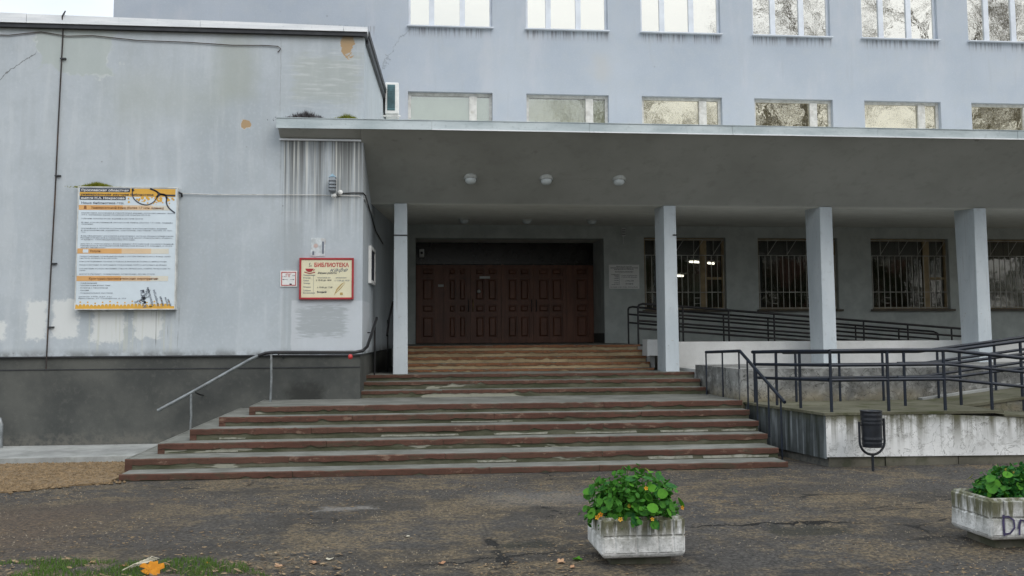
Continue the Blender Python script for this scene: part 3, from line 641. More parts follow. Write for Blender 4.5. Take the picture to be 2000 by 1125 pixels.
# entrance recess and doors
YD = 24.9
mb = MB(); mb.box(DX0 - .3, DX0, YB + .001, YD + .1, 1.4, DZ + .2).box(DX1 - .002, DX1 + .19, YB + .001, YD + .1, 1.4, DZ + .2).box(DX0 - .3, DX1 + .19, YB + .001, YD + .1, DZ + .201, DZ + .4)
mb.build('recess', MT['facade'], bld)
box_part('dado', MT['plinth'], bld, DX1 - .012, DX1 - .003, 23.52, YD - .05, 1.54, 1.78); box_part('recess_ceiling', MT['soffit'], bld, DX0, DX1, YB + .001, YD, DZ + .02, DZ + .15)
lf = [(.16, .86), (.88, 1.545), (1.56, 2.34), (2.40, 3.17), (3.19, 4.035), (4.055, 4.745)]
MT['transom_shade'] = simple('shaded_transom', (.018, .015, .013), .25, 0, .3, 3, 0)  # near-black colour stands in for the shadow above the doors
tr = box_part('transom_panel', MT['transom_shade'], bld, .142, 4.748, YD + .0, YD + .06, 3.56, DZ + .018)
for k in range(6): box_part('pane', MT['transom_shade'], tr, .22 + k * .755, .90 + k * .755, YD - .015, YD - .001, 3.66, 4.02)  # transom bays in the same shadow-dark colour
rows = [(3.27, 3.47), (2.62, 3.20), (2.31, 2.54), (1.67, 2.24)]
for k, (a, b) in enumerate(lf):
    cols = [(a + .14, a + .46)] if k == 0 else ([(a + .22, b - .15)] if k == 5 else [(a + .10, (a + b) / 2 - .03), ((a + b) / 2 + .03, b - .10)])
    m_ = MB().box(a, b, YD + .045, YD + .065, 1.545, 3.54)                       # back board, then stiles and rails proud of it
    xsx = [a] + [v for c in cols for v in c] + [b]
    for q in range(0, len(xsx), 2): m_.box(xsx[q], xsx[q + 1], YD - .01, YD + .044, 1.545, 3.54)
    zsz = [1.545] + [v for r_ in rows[::-1] for v in r_] + [3.54]
    for (p, q) in cols:
        for z in range(0, len(zsz), 2): m_.box(p, q, YD - .009, YD + .044, zsz[z], zsz[z + 1])
    d = m_.build('door', MT['wood'], bld)
    for (p, q) in cols:
        for (z0, z1) in rows:
            MB().rbox(p + .042, q - .042, YD - .006, YD + .044, z0 + .042, z1 - .042, .028).build('panel', MT['wood'], d)
    if k in (1, 2, 3, 4):
        m_ = MB(); hx = b - .05 if k in (1, 3) else a + .05; m_.tube([(hx, YD - .012, 2.35), (hx, YD - .07, 2.37), (hx, YD - .07, 2.63), (hx, YD - .012, 2.65)], .011, 6); m_.build('handle', MT['brass'] if k == 2 else MT['darkmetal'], d)
for (x0, x1, y0) in ((.862, .878, 0), (1.547, 1.558, 0), (2.342, 2.398, 0), (3.172, 3.188, 0), (4.037, 4.053, 0)): box_part('door_post', MT['wood'], bld, x0, x1, YD - .03, YD + .05, 1.54, 3.558)
tag(box_part('door_note', MT['white'], None, 1.78, 2.05, YD - .045, YD - .041, 3.19, 3.25), 'small white strip notice high on a door leaf', 'notice')
tag(MB().lathe([(.001, 0), (.05, .002), (.001, .004)], (1.76, YD - .048, 2.86), 14, rot=Matrix.Rotation(R(90), 3, 'X')).build('door_sticker', MT['white']), 'round white sticker on the door leaf with the brass handle', 'sticker')
tag(box_part('paper_slip', MT['white'], None, .72, .86, YD - .045, YD - .041, 2.98, 3.04), 'bright paper slip on the leftmost wooden door panel', 'notice')
t = thing('door_camera', (.30, 24.6, 3.72), 'small white box camera in the top left of the doorway', 'camera'); box_part('body', MT['white'], t, .24, .36, 24.55, 24.8, 3.72, 3.92, bevel=.01); MB().lathe([(.001, 0), (.03, 0), (.035, .04)], (.30, 24.51, 3.82), 10, rot=Matrix.Rotation(R(-90), 3, 'X')).build('lens', MT['darkmetal'], t)
t = thing('alarm_siren', (5.24, 23.44, 4.13), 'small pale alarm box on the wall above the opening hours plaque', 'alarm'); box_part('body', MT['white'], t, 5.19, 5.29, 23.42, 23.498, 4.16, 4.36, bevel=.008)
for k in range(4): box_part('louvre', MT['darkmetal'], t, 5.2, 5.28, 23.414, 23.419, 4.19 + k * .04, 4.205 + k * .04)
MB().tube([(5.24, 23.48, 4.16), (5.24, 23.485, 3.98)], .008, 5).build('cable', MT['white'], t)

# ================================================================== ANNEX
SK = .05; XC = -.765
def wx(y): return XC + SK * (y - 16.0)
anx = thing('annex', (-5, 16, 0), 'grey weathered low annex block with bare plaster front wall', 'building')
ZR = 6.74
mb = MB().prism([(-13, 16.0), (XC, 16.0), (wx(23.49), 23.49), (-13, 23.49)], 1.452, ZR, 'z'); mb.build('wall', MT['annex'], anx)
MB().prism([(-13, 16.03), (XC - .03, 16.03), (wx(23.49) - .03, 23.49), (-13, 23.49)], -.1, 1.452, 'z').build('plinth', MT['plinth'], anx)
MB().box(-13, XC + .012, 15.985, 16.028, 1.432, 1.451).build('ledge', MT['darkmetal'], anx)
box_part('plinth_groove', MT['darkmetal'], anx, -13, XC - .03, 16.020, 16.029, 1.236, 1.250)
xe = [-13, -9.2, -6.1, -3.4, -1.1, XC + .06]
for k in range(5):
    j = .004 * (k % 2)
    xa, xb = xe[k] + .003, xe[k + 1] - .003; za, zb = (ZR + .10 - .012 * (v - XC) + j for v in (xa, xb)); y0_ = 15.90 - j
    MB().hexa([(xa, y0_, ZR + .02), (xb, y0_, ZR + .02), (xb, 16.3, ZR + .02), (xa, 16.3, ZR + .02), (xa, y0_, za), (xb, y0_, zb), (xb, 16.3, zb + .01), (xa, 16.3, za + .01)]).build('roof_flashing', MT['cap'], anx)
box_part('eaves_board', MT['darkmetal'], anx, -13, XC + .05, 15.925, 16.2, ZR - .045, ZR + .018)
a0, a1 = wx(16.2), wx(23.45)
MB().hexa([(a0 - .2, 16.31, ZR + .02), (a0 + .07, 16.2, ZR + .02), (a1 + .07, 23.45, ZR + .02), (a1 - .2, 23.45, ZR + .02), (a0 - .2, 16.31, ZR + .12), (a0 + .07, 16.2, ZR + .12), (a1 + .07, 23.45, ZR + .12), (a1 - .2, 23.45, ZR + .12)]).build('side_flashing', MT['darkmetal'], anx)
MB().hexa([(a0 - .1, 16.21, ZR - .1), (a0 + .05, 16.2, ZR - .1), (a1 + .05, 23.45, ZR - .1), (a1 - .1, 23.45, ZR - .1), (a0 - .1, 16.21, ZR + .018), (a0 + .05, 16.2, ZR + .018), (a1 + .05, 23.45, ZR + .018), (a1 - .1, 23.45, ZR + .018)]).build('side_eaves_board', MT['darkmetal'], anx)
box_part('roof', MT['darkmetal'], anx, -13, XC - .3, 16.32, 23.45, ZR + .003, ZR + .06)
# conduit and cables on the annex front
t = thing('downlead_conduit', (-5.6, 15.97, 1.3), 'thin dark vertical cable conduit running down the annex front', 'cable')
MB().tube([(-5.52, 15.88, 6.90), (-5.50, 15.88, 6.96), (-5.55, 15.89, 6.88), (-5.56, 15.975, 6.6), (-5.585, 15.975, 5.2), (-5.60, 15.975, 4.0), (-5.63, 15.975, 2.6), (-5.65, 15.975, 1.26)], .011, 6).build('pipe', simple('rusty_conduit', (.035, .028, .026), .7, 0, .4, 3, .1, dirt=(.14, .07, .035)), t)
for z in (6.2, 4.3, 2.9, 1.9): box_part('clip', MT['darkmetal'], t, -5.64 + .012 * (z - 2), -5.55 + .012 * (z - 2), 15.96, 15.999, z, z + .02)
pts = [(-13, 15.98, 6.62), (-9, 15.98, 6.6), (-6.4, 15.98, 6.57), (-5.9, 15.98, 6.64), (-5.5, 15.98, 6.58), (-5.1, 15.98, 6.60), (-4.4, 15.98, 6.54), (-3.6, 15.98, 6.53), (-2.9, 15.98, 6.50), (-2.35, 15.98, 6.51), (-2.17, 15.98, 6.50), (-2.12, 15.98, 6.46), (-2.17, 15.985, 6.40)]
tag(MB().tube(pts, .0075, 5).build('eaves_cable', simple('cable_brown', (.06, .045, .04), .7)), 'loose brown cable sagging just below the annex eaves', 'cable')
pts = [(-3.70, 15.97, 4.045), (-3.2, 15.97, 4.03), (-2.4, 15.97, 4.035), (-1.6, 15.97, 4.04), (-.83, 15.97, 4.03), (XC + .02, 16.1, 4.0), (wx(18) + .02, 18, 3.92)]
tag(MB().tube(pts, .007, 5).build('grey_wire', MT['old_frame']), 'thin pale wire stretched from the notice board to the corner', 'cable')
# ---- wall floodlight
t = thing('wall_floodlight', (-1.25, 15.9, 4.0), 'grey finned floodlight with white sensor on the stained corner pier', 'lamp')
rot = Matrix.Rotation(R(-12), 3, 'X')
mb = MB(); mb.box(-1.30, -1.20, 15.80, 15.93, 4.06, 4.33); mb.build('body', simple('lamp_grey', (.26, .29, .32), .5, .2), t, bevel=.012)
for k in range(4): box_part('fin', MT['darkmetal'], t, -1.307, -1.193, 15.79, 15.86, 4.08 + k * .055, 4.09 + k * .055)
MB().prism([(-1.31, 4.31), (-1.25, 4.37), (-1.19, 4.31)], 15.80, 15.95, 'y').build('hood', simple('lamp_hood', (.28, .42, .52), .4, .2), t)
MB().tube([(-1.25, 15.93, 4.1), (-1.24, 15.997, 4.1)], .02, 6).build('bracket', MT['darkmetal'], t)
MB().lathe([(.001, -.045), (.032, -.032), (.045, 0), (.032, .032), (.001, .045)], (-1.232, 15.88, 4.02), 12).build('sensor', MT['white'], t)
tag(MB().lathe([(.001, 0), (.04, .004), (.045, .03)], (-1.135, 15.955, 4.085), 12, rot=Matrix.Rotation(R(-90), 3, 'X')).build('junction_box', MT['white']), 'round pale junction box beside the floodlight', 'junction box')
pts = [(-1.24, 15.97, 4.06), (-1.16, 15.975, 4.03), (-1.10, 15.975, 4.07), (-.95, 15.975, 4.08), (XC + .0, 15.975, 4.08), (XC + .035, 16.1, 4.05), (wx(17) + .02, 17, 3.92), (wx(18.2) + .02, 18.2, 3.70), (wx(20) + .02, 20, 3.62)]
tag(MB().tube(pts, .012, 6).build('lamp_cable', MT['blackrail']), 'black cable from the floodlight bending round the annex corner', 'cable')
# ---- air conditioner
t = thing('air_conditioner', (-.38, 20.2, 6.3), 'white outdoor air conditioner unit on a bracket by the annex roof', 'air conditioner')
box_part('casing', MT['white'], t, -.52, -.24, 20.0, 20.8, 6.33, 6.99, bevel=.015); box_part('side_grille', MT['teal'], t, -.475, -.315, 19.990, 19.999, 6.40, 6.94)
for k in range(11): box_part('slat', simple('slat_teal', (.09, .19, .21), .5), t, -.475, -.315, 19.982, 19.989, 6.42 + k * .047, 6.437 + k * .047) if k == 0 else box_part('slat', MT['teal'], t, -.475, -.315, 19.982, 19.989, 6.42 + k * .047, 6.437 + k * .047)
MB().tube([(-.72, 20.05, 6.29), (-.2, 20.05, 6.29)], .018, 5).tube([(-.70, 20.05, 6.30), (-.70, 20.05, 6.65)], .018, 5).build('bracket', MT['white'], t); MB().tube([(-.72, 20.7, 6.29), (-.2, 20.7, 6.29)], .018, 5).build('bracket', MT['white'], t)
# ---- hook-shaped vent pipe at the far left
tag(MB().tube([(-6.22, 15.8, .05), (-6.22, 15.8, .42), (-6.24, 15.8, .50), (-6.32, 15.8, .54), (-6.45, 15.8, .54)], .035, 8).build('vent_pipe', MT['greyrail']), 'bent grey pipe standing at the foot of the dark plinth', 'pipe')

# ================================================================== CANOPY
can = thing('entrance_canopy', (4, 17.5, 1.07), 'grey concrete canopy with sloping soffit on rectangular columns', 'canopy')
prof = [(15.70, 5.09), (17.45, 4.105), (23.49, 4.42), (23.49, 4.72), (17.45, 4.45), (15.70, 5.225)]
MB().prism(prof, -.80, 19.4, 'x').build('slab', MT['soffit'], can)
MB().prism([(15.70, 5.09), (15.995, 4.965), (15.995, 5.15), (15.70, 5.225)], -2.11, -.803, 'x').build('slab_end', MT['soffit'], can)
box_part('end_trim', MT['cap'], can, -2.12, -.80, 15.955, 15.999, 4.935, 4.962)
fx = [-2.14, .35, 2.95, 5.4, 7.95, 10.5, 13.1, 15.6, 19.4]
for k in range(8):
    j = .004 * (k % 2); x0, x1 = fx[k] + .002, fx[k + 1] - .002; zb = 5.00 if k == 0 else 5.085
    if k == 0:
        MB().hexa([(x0, 15.672, 5.075), (x1, 15.672, 5.085), (x1, 15.699, 5.085), (x0, 15.699, 5.075), (x0, 15.672, 5.235), (x1, 15.672, 5.235), (x1, 15.699, 5.235), (x0, 15.699, 5.235)]).build('fascia', MT['fascia'], can)
    else: MB().box(x0, x1, 15.672 - j, 15.699, 5.085 - j, 5.235).build('fascia', MT['fascia'], can)
    MB().box(x0, x1, 15.66 - j, 15.671 - j, (4.97 if k == 0 else 5.08), (4.985 if k == 0 else 5.098)).build('drip_edge', MT['cap'], can) if k else None
    MB().hexa([(x0, 15.66, 5.236), (x1, 15.66, 5.236), (x1, 16.0 if k == 0 else 16.1, 5.236), (x0, 16.0 if k == 0 else 16.1, 5.236), (x0, 15.66, 5.246), (x1, 15.66, 5.246), (x1, 16.0 if k == 0 else 16.1, 5.25), (x0, 16.0 if k == 0 else 16.1, 5.25)]).build('flashing', MT['fascia'], can)
CX = [(-.292, -.039), (4.637, 4.887), (7.627, 7.890), (10.685, 10.953), (13.72, 13.98)]
for (a, b) in CX:
    zt = 4.107; zb = 1.0
    c = MB().hexa([(a, 17.42, zb), (b + .008, 17.42, zb), (b + .008, 17.98, zb), (a, 17.98, zb), (a + .012, 17.40, zt), (b - .012, 17.40, zt), (b - .012, 18.09, zt + .035), (a + .012, 18.09, zt + .035)]).build('column', MT['column'], can, bevel=.008)
    if a < 6: MB().box(a - .002, b, 17.395, 17.41, 3.52, 3.545).build('tie_wire', MT['blackrail'], c) if a < 0 else MB().box(b - .08, b + .002, 17.395, 17.41, 3.55, 3.575).build('tie_wire', MT['blackrail'], c)
# soffit lamps
sl = math.atan2(5.09 - 4.105, 1.75)
lamp_lab = {0: ('leftmost', 'middle', 'rightmost')}
for row, (y, xs_) in enumerate(((16.78, (1.05, 2.38, 3.68)), (21.3, (1.19, 2.58, 4.04)))):
    for k, x in enumerate(xs_):
        z = 5.09 - (y - 15.7) * (5.09 - 4.105) / 1.75 if row == 0 else 4.105 + (y - 17.45) * .315 / 6.04
        rt = Matrix.Rotation(-.22 if row == 0 else .05, 3, 'X')
        lab = f"{('left', 'middle', 'right')[k]} bowl lamp of the {'front' if row == 0 else 'rear'} row under the canopy"
        t = thing('ceiling_lamp', (x, y, z), lab, 'lamp', 'bowl lamps under the canopy')
        MB().lathe([(.001, .08), (.118, .08), (.122, -.025), (.112, -.035)], (x, y, z), 20, rot=rt).build('base', MT['lampbase'], t)
        MB().lathe([(.100, -.033), (.098, -.060), (.078, -.092), (.045, -.108), (.001, -.113)], (x, y, z), 18, rot=rt).build('bowl', MT['lampglass'], t)
zc = 5.09 - (16.78 - 15.7) * (5.09 - 4.105) / 1.75
tag(MB().tube([(2.5, 16.77, zc + .0), (3.0, 16.77, zc - .012), (3.57, 16.77, zc)], .003, 5).build('lamp_wire', MT['soffit']), 'thin wire between two front lamps under the canopy', 'cable')
# debris and moss on the canopy end
def clump(n, c, ext, h0, h1, seed, wd=.004, zf=None):
    rr = random.Random(seed); mb = MB()
    for _ in range(n):
        x = c[0] + rr.gauss(0, .4) * ext[0]; y = c[1] + rr.uniform(-1, 1) * ext[1]; z = c[2]; h = rr.uniform(h0, h1) * max(.25, 1 - abs(x - c[0]) / ext[0])
        a = rr.uniform(0, 6.28); dx, dy = math.cos(a) * wd, math.sin(a) * wd; tx, ty = rr.uniform(-.5, .5) * h, rr.uniform(-.5, .5) * h
        mb.add([(x - dx, y - dy, z), (x + dx, y + dy, z), (x + tx, y + ty, z + h)], [(0, 1, 2)])
    return mb
clump(1500, (-1.02, 15.82, 5.245), (.28, .12), .03, .12, 21, .006).build('moss', MT['moss'], kind='stuff', label='green moss growing on the canopy end ledge', cat='moss')
clump(1100, (-1.68, 15.82, 5.245), (.42, .13), .03, .17, 22, .009).build('debris', MT['debris'], kind='stuff', label='dark leaf litter and twigs on the canopy end ledge', cat='litter')
clump(2200, (-4.95, 15.92, 4.118), (.36, .05), .03, .11, 23, .006).build('moss', MT['moss'], kind='stuff', label='green moss along the top of the notice board', cat='moss')

# ================================================================== STAIRS
st = thing('entrance_stairs', (1, 14, 0), 'wide worn concrete entrance stairs with red nosings', 'stairs')
low = [(12.5, .068, -3.53, 4.95), (12.95, .200, -3.59, 5.00), (13.48, .332, -3.32, 5.05), (13.85, .480, -2.99, 5.06), (14.26, .610, -2.68, 5.07), (14.54, .731, -2.31, 5.06)]
def step(y0, y1, z0, z1, xl, xr, nh, ris, ends=True, seed=0, segs=4, back_l=None):
    rr = random.Random(seed)
    s_ = MB().box(xl + .012, xr - .012, y0 + .014, y1, z0 - .03, z1 - .004).build('step', MT[ris], st)
    MB().box(xl + .010, xr - .010, y0 + .026, y1, z1 - .003, z1).build('tread', MT['tread'], s_)
    cuts = [xl] + sorted(xl + (xr - xl) * (k + rr.uniform(-.2, .2)) / segs for k in range(1, segs)) + [xr]
    for k in range(segs):
        a, b = cuts[k] + .003, cuts[k + 1] - .003; dy = rr.uniform(-.006, .006); dz = rr.uniform(-.004, .003); n = 22; mb = MB()
        # nosing bar with a slightly chipped lower edge
        top, bot = [], []
        for i in range(n + 1):
            x = a + (b - a) * i / n; bot.append(z1 - nh + rr.uniform(-.008, .008) + (rr.random() < .10) * rr.uniform(.01, .03))
            top.append(z1 + .002 + dz + rr.uniform(-.003, .002) - (rr.random() < .07) * rr.uniform(.004, .014))
        for i in range(n):
            xa, xb = a + (b - a) * i / n, a + (b - a) * (i + 1) / n; yy = y0 + dy
            mb.add([(xa, yy, bot[i]), (xb, yy, bot[i + 1]), (xb, yy, top[i + 1] - .01), (xa, yy, top[i] - .01), (xa, yy + .012, top[i]), (xb, yy + .012, top[i + 1]), (xb, y0 + .028, top[i + 1] + .001), (xa, y0 + .028, top[i] + .001), (xa, y0 + .02, bot[i]), (xb, y0 + .02, bot[i + 1])],
                   [(0, 1, 2, 3), (3, 2, 5, 4), (4, 5, 6, 7), (8, 9, 1, 0)])
        mb.add([(a, y0 + dy, bot[0]), (a, y0 + dy, top[0]), (a, y0 + .028, top[0]), (a, y0 + .028, bot[0])], [(0, 1, 2, 3)]); mb.add([(b, y0 + dy, bot[-1]), (b, y0 + dy, top[-1]), (b, y0 + .028, top[-1]), (b, y0 + .028, bot[-1])], [(3, 2, 1, 0)])
        mb.build('nosing', MT['nosing_top' if ris == 'riser_top' else 'nosing'], s_)
    if ends:
        box_part('end_tile', MT['nosing'], s_, xl + .002, xl + .09, y0 + .004, y0 + .03, z0 - .02, z1 - nh + .004)
        box_part('edge_strip', MT['tread'], s_, xl, xl + .031, y0 + .032, y1, z0 - .02, z1 + .004)
    return s_
zp = -.06
for i, (y, z, xl, xr) in enumerate(low):
    step(y, 15.996 if i < 5 else 16.24, zp, z, xl, xr, .075 if i else .07, 'riser', ends=i > 0, seed=40 + i); zp = z
# loose flakes of old render on the risers
rr = random.Random(5)
for (si, x, w_, h_) in ((3, 1.2, .75, .035), (3, 2.35, .9, .03), (3, -2.6, .35, .03), (2, -2.7, .42, .035), (1, 3.95, .9, .045), (1, 3.2, .6, .045), (1, .9, .5, .03), (4, .6, .9, .02), (3, -.4, 1.1, .032), (3, 3.6, .7, .035), (3, 4.5, .5, .035)):
    y, z, _, _ = low[si]; n = 8; zb = low[si - 1][1] + .008
    poly = [(x + w_ * k / n, zb + rr.uniform(0, .004)) for k in range(n + 1)] + [(x + w_ * k / n + rr.uniform(-.02, .02), zb + h_ * rr.uniform(.6, 1.0)) for k in range(n, -1, -1)]
    MB().prism(poly, y + .006, y + .0155, 'y').build('render_flake', MT['flake'], st)
mid = [(16.22, .842, -.815, 5.03), (16.65, .967, -.80, 5.05), (17.10, 1.069, -.785, 5.08)]
for i, (y, z, xl, xr) in enumerate(mid):
    step(y, 18.2 if i == 2 else 17.9, (.731, .842, .967)[i], z, xl, xr, .05, 'riser', ends=False, seed=60 + i)
top = [(18.10, 1.113, 4.60), (18.50, 1.215, 4.62), (18.90, 1.323, 4.65), (19.30, 1.435, 4.68), (19.70, 1.537, 4.72)]
zp = 1.06
for i, (y, z, xr) in enumerate(top):
    step(y, 23.6 if i == 4 else 20.2, zp, z, -.07, xr, (.035 if i == 0 else .046), 'riser_top', ends=False, seed=80 + i, segs=3); zp = z
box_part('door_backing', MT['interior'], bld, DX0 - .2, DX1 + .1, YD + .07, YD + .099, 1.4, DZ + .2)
box_part('doorway_floor', MT['tread'], st, -.04, 4.95, 23.601, 25.2, 1.4, 1.536)
box_part('cheek_wall', MT['white_conc'], st, -.30, -.075, 18.12, 20.4, 1.05, 1.62)
box_part('side_floor', MT['plinth'], st, -.72, -.31, 18.21, 23.4, .9, 1.02)
# ================================================================== RAMP
rp = thing('wheelchair_ramp', (7, 13, 0), 'zigzag concrete wheelchair ramp with stained white wall', 'ramp')
def rz1(x): return .70 if x < 7.0 else .70 - .055 * (x - 7.0)
MB().prism([(5.46, .125), (11.5, .08), (11.5, rz1(11.5) - .03), (7.0, .665), (5.46, .665)], 12.45, 12.62, 'y').build('front_wall', MT['rampwall'], rp)
MB().hexa([(5.46, 12.452, .10), (5.62, 12.622, .10), (5.46, 15.55, .10), (5.30, 15.55, .10), (5.46, 12.452, .664), (5.62, 12.622, .664), (5.46, 15.55, .664), (5.30, 15.55, .664)]).build('side_wall', MT['terrace'], rp) if 0 else \
    MB().hexa([(5.459, 12.46, .10), (5.60, 12.625, .10), (5.36, 14.66, .10), (5.14, 14.66, .10), (5.459, 12.46, .664), (5.60, 12.625, .664), (5.36, 14.66, .664), (5.14, 14.66, .664)]).build('side_wall', m_sidewall(), rp)
# rough footing under the wall, in blocks
rr = random.Random(9); x = 5.50
while x < 11.5:
    w_ = rr.uniform(.5, 1.1); d = rr.uniform(0, .03); MB().box(x, x + w_ - .012, 12.47 + d, 12.62, -.06, .124 - rr.uniform(0, .006) - .006 * (x - 5.5) ).build('footing_block', MT['base'], rp); x += w_
MB().hexa([(5.50, 12.51, -.06), (5.62, 12.64, -.06), (5.36, 14.66, -.06), (5.18, 14.66, -.06), (5.50, 12.51, .099), (5.62, 12.64, .099), (5.36, 14.66, .099), (5.18, 14.66, .099)]).build('side_footing', MT['plinth'], rp)
MB().prism([(5.44, 12.44), (7.95, 12.44), (7.95, 14.678), (5.12, 14.678)], .666, .70, 'z').build('turning_platform', MT['ramp_top'], rp)
MB().prism([(7.952, .62), (11.5, rz1(11.5) - .035), (11.5, rz1(11.5)), (7.952, rz1(7.952))], 12.44, 13.42, 'y').build('lower_ramp', MT['ramp_top'], rp)
def rz2(x): return .70 + max(0, x - 7.95) * .115
MB().prism([(7.953, .1), (12.5, .1), (12.5, rz2(12.5) - .04), (7.953, .66)], 13.45, 14.66, 'y').build('upper_ramp_wall', MT['terrace'], rp)
MB().prism([(7.953, .662), (12.5, rz2(12.5) - .038), (12.5, rz2(12.5)), (7.953, .702)], 13.43, 14.66, 'y').build('middle_ramp', MT['ramp_top'], rp)
MB().prism([(7.953, rz2(7.953) + .002), (12.5, rz2(12.5) + .002), (12.5, rz2(12.5) + .06), (7.953, rz2(7.953) + .03)], 14.54, 14.67, 'y').build('kerb', MT['apron'], rp)
MB().box(5.088, 16.5, 14.68, 17.08, .0, 1.20).build('terrace_base', MT['terrace'], rp)
MB().box(5.085, 16.5, 17.082, 18.19, .0, 1.118).build('terrace_top', MT['white_conc'], rp)
MB().prism([(4.74, 1.06), (16.5, 1.06), (16.5, 1.59), (5.2, 1.60), (4.74, 1.60)], 18.20, 18.42, 'y').build('parapet', MT['white_conc'], rp)
MB().box(4.50, 4.739, 18.22, 18.60, 1.34, 1.645).build('parapet_end', MT['white_conc'], rp)
MB().box(4.66, 4.738, 18.605, 19.69, 1.1, 1.50).build('stair_cheek', MT['white_conc'], rp)
MB().prism([(4.96, .9), (16.5, .9), (16.5, 1.08), (12.2, 1.08), (4.96, 1.535)], 18.43, 23.49, 'y').build('top_ramp', MT['tread'], rp)

def railing(name, loc, label, posts, rails, mat, pr=.018, rl_=.022, group=None):
    t = thing(name, loc, label, 'railing', group)
    for p in posts:
        (x, y, zb, zt) = p[:4]; MB().tube([(x, y, zb), (x, y, zt)], p[4] if len(p) > 4 else pr, 8).build('post', mat, t)
    for r_ in rails:
        rad = rl_; pts = r_
        if isinstance(r_, tuple): pts, rad = r_
        MB().tube(pts, rad, 8).build('rail', mat, t)
    return t
NV = MT['navy']
def ftop(x): return 1.51 if x < 7.25 else 1.51 - .105 * (x - 7.25)
# front edge rail
px = [5.60, 6.40, 7.20, 7.87, 8.65, 9.5]
railing('ramp_railing', (5.6, 12.6, .7), 'navy tube railing along the front edge of the ramp, nearest the bin', [(x, 12.58, rz1(x) - .02, ftop(x), .022) for x in px],
        [([(5.60, 12.58, 1.51), (6.4, 12.58, 1.515), (7.25, 12.58, 1.51), (9.6, 12.58, ftop(9.6))], .026)] + [[(5.60, 12.58, 1.51 - d), (7.25, 12.58, 1.51 - d), (9.6, 12.58, ftop(9.6) - d)] for d in (.19, .39)], NV)
# side rail beside the stairs
sx = lambda y: 5.60 - (y - 12.6) * .185
railing('ramp_railing', (5.5, 14, .7), 'navy tube railing on the platform side next to the stairs', [(sx(y), y, .69, 1.46 + (15.0 - y) * .02, .022) for y in (14.5, 13.9, 13.3)],
        [([(sx(14.55), 14.55, 1.465), (sx(13.6), 13.6, 1.49), (5.60, 12.60, 1.505)], .026), [(sx(14.5), 14.5, 1.28), (5.59, 12.62, 1.32)], [(sx(14.4), 14.4, 1.08), (5.59, 12.62, 1.12)]], NV)
tag(MB().tube([(sx(14.9), 14.9, 1.27), (sx(14.98), 14.98, 1.24)], .01, 5).build('rail_hook', NV), 'small hook on the side railing of the ramp platform', 'hook') if 0 else None
# rail between the two lanes
def mtop(x): return 1.50 + max(0, x - 7.9) * .115
railing('ramp_railing', (9, 14, .7), 'navy tube railing rising between the two ramp lanes', [(x, 13.46, rz2(x) - .2, mtop(x), .022) for x in (7.1, 7.95, 8.9, 9.85, 10.8)],
        [([(6.9, 13.46, 1.49), (7.9, 13.46, 1.50), (11.2, 13.46, mtop(11.2))], .026)] + [[(7.0, 13.46, 1.5 - d), (7.9, 13.46, 1.50 - d), (11.2, 13.46, mtop(11.2) - d)] for d in (.19, .39)], NV)
def rtop(x): return 1.455 + max(0, x - 7.9) * .122
railing('ramp_railing', (9, 15.4, .7), 'navy tube railing against the terrace wall behind the ramp', [(x, 14.50, rz2(x) + .0, rtop(x), .02) for x in (5.9, 6.6, 7.3, 8.2, 9.15, 10.1, 11.1)],
        [([(5.7, 14.50, 1.455), (7.9, 14.50, 1.455), (12.2, 14.50, rtop(12.2))], .024)] + [[(5.8, 14.50, 1.455 - d), (7.9, 14.50, 1.455 - d), (12.2, 14.50, rtop(12.2) - d)] for d in (.19, .39)], NV)
# stair side railing with a sloping handrail
P0, P1, P2 = (4.97, 16.05, 1.44), (5.10, 14.72, 1.48), (5.10, 12.95, .81)
def lerp(a, b, t): return tuple(a[i] + (b[i] - a[i]) * t for i in range(3))
ps = []
for (a, b, t, zb) in ((P0, P1, 0, .72), (P0, P1, .5, .72), (P0, P1, .97, .68), (P1, P2, .18, .58), (P1, P2, .40, .42), (P1, P2, .66, .28), (P1, P2, .92, .02)):
    q = lerp(a, b, t); ps.append((q[0], q[1], zb, q[2], .014))
railing('stair_railing', (5.1, 14.5, .4), 'thin black stair railing sloping down between steps and ramp', ps, [([P0, lerp(P0, P1, .9), P1, lerp(P1, P2, .06), P2], .024)], MT['navy'])
# upper ramp rails
def u1(x): return 2.37 - .077 * (x - 4.7)
railing('upper_railing', (8, 19.7, 1.5), 'black tube railing along the front of the upper ramp', [(4.70, 19.78, 1.52, 2.33, .02)] + [(x, 19.78, max(1.05, u1(x) - .86), u1(x), .02) for x in np.arange(5.65, 12.1, .98)],
        [([(4.70, 19.78, 2.30), (4.72, 19.78, 2.35), (4.80, 19.78, 2.375), (5.5, 19.78, u1(5.5) + .02), (11.9, 19.78, u1(11.9))], .024)] + [[(4.70, 19.78, 2.37 - d), (11.9, 19.78, u1(11.9) - d)] for d in (.16, .34, .50)], MT['blackrail'])
def u2(x): return 2.37 - .082 * (x - 4.9)
railing('upper_railing', (8, 21.7, 1.5), 'black tube railing along the wall side of the upper ramp', [(4.93, 21.7, 1.52, 2.33, .02)] + [(x, 21.7, max(1.05, u2(x) - .86), u2(x), .02) for x in np.arange(6.1, 12.3, 1.05)],
        [([(4.93, 21.7, 2.30), (4.95, 21.7, 2.35), (5.03, 21.7, 2.37), (5.6, 21.7, u2(5.6)), (12.2, 21.7, u2(12.2)), (12.3, 21.7, u2(12.3) - .03), (12.33, 21.7, u2(12.3) - .3)], .024)] + [[(4.95, 21.7, 2.37 - d), (12.3, 21.7, u2(12.3) - d)] for d in (.17, .36)], MT['blackrail'])
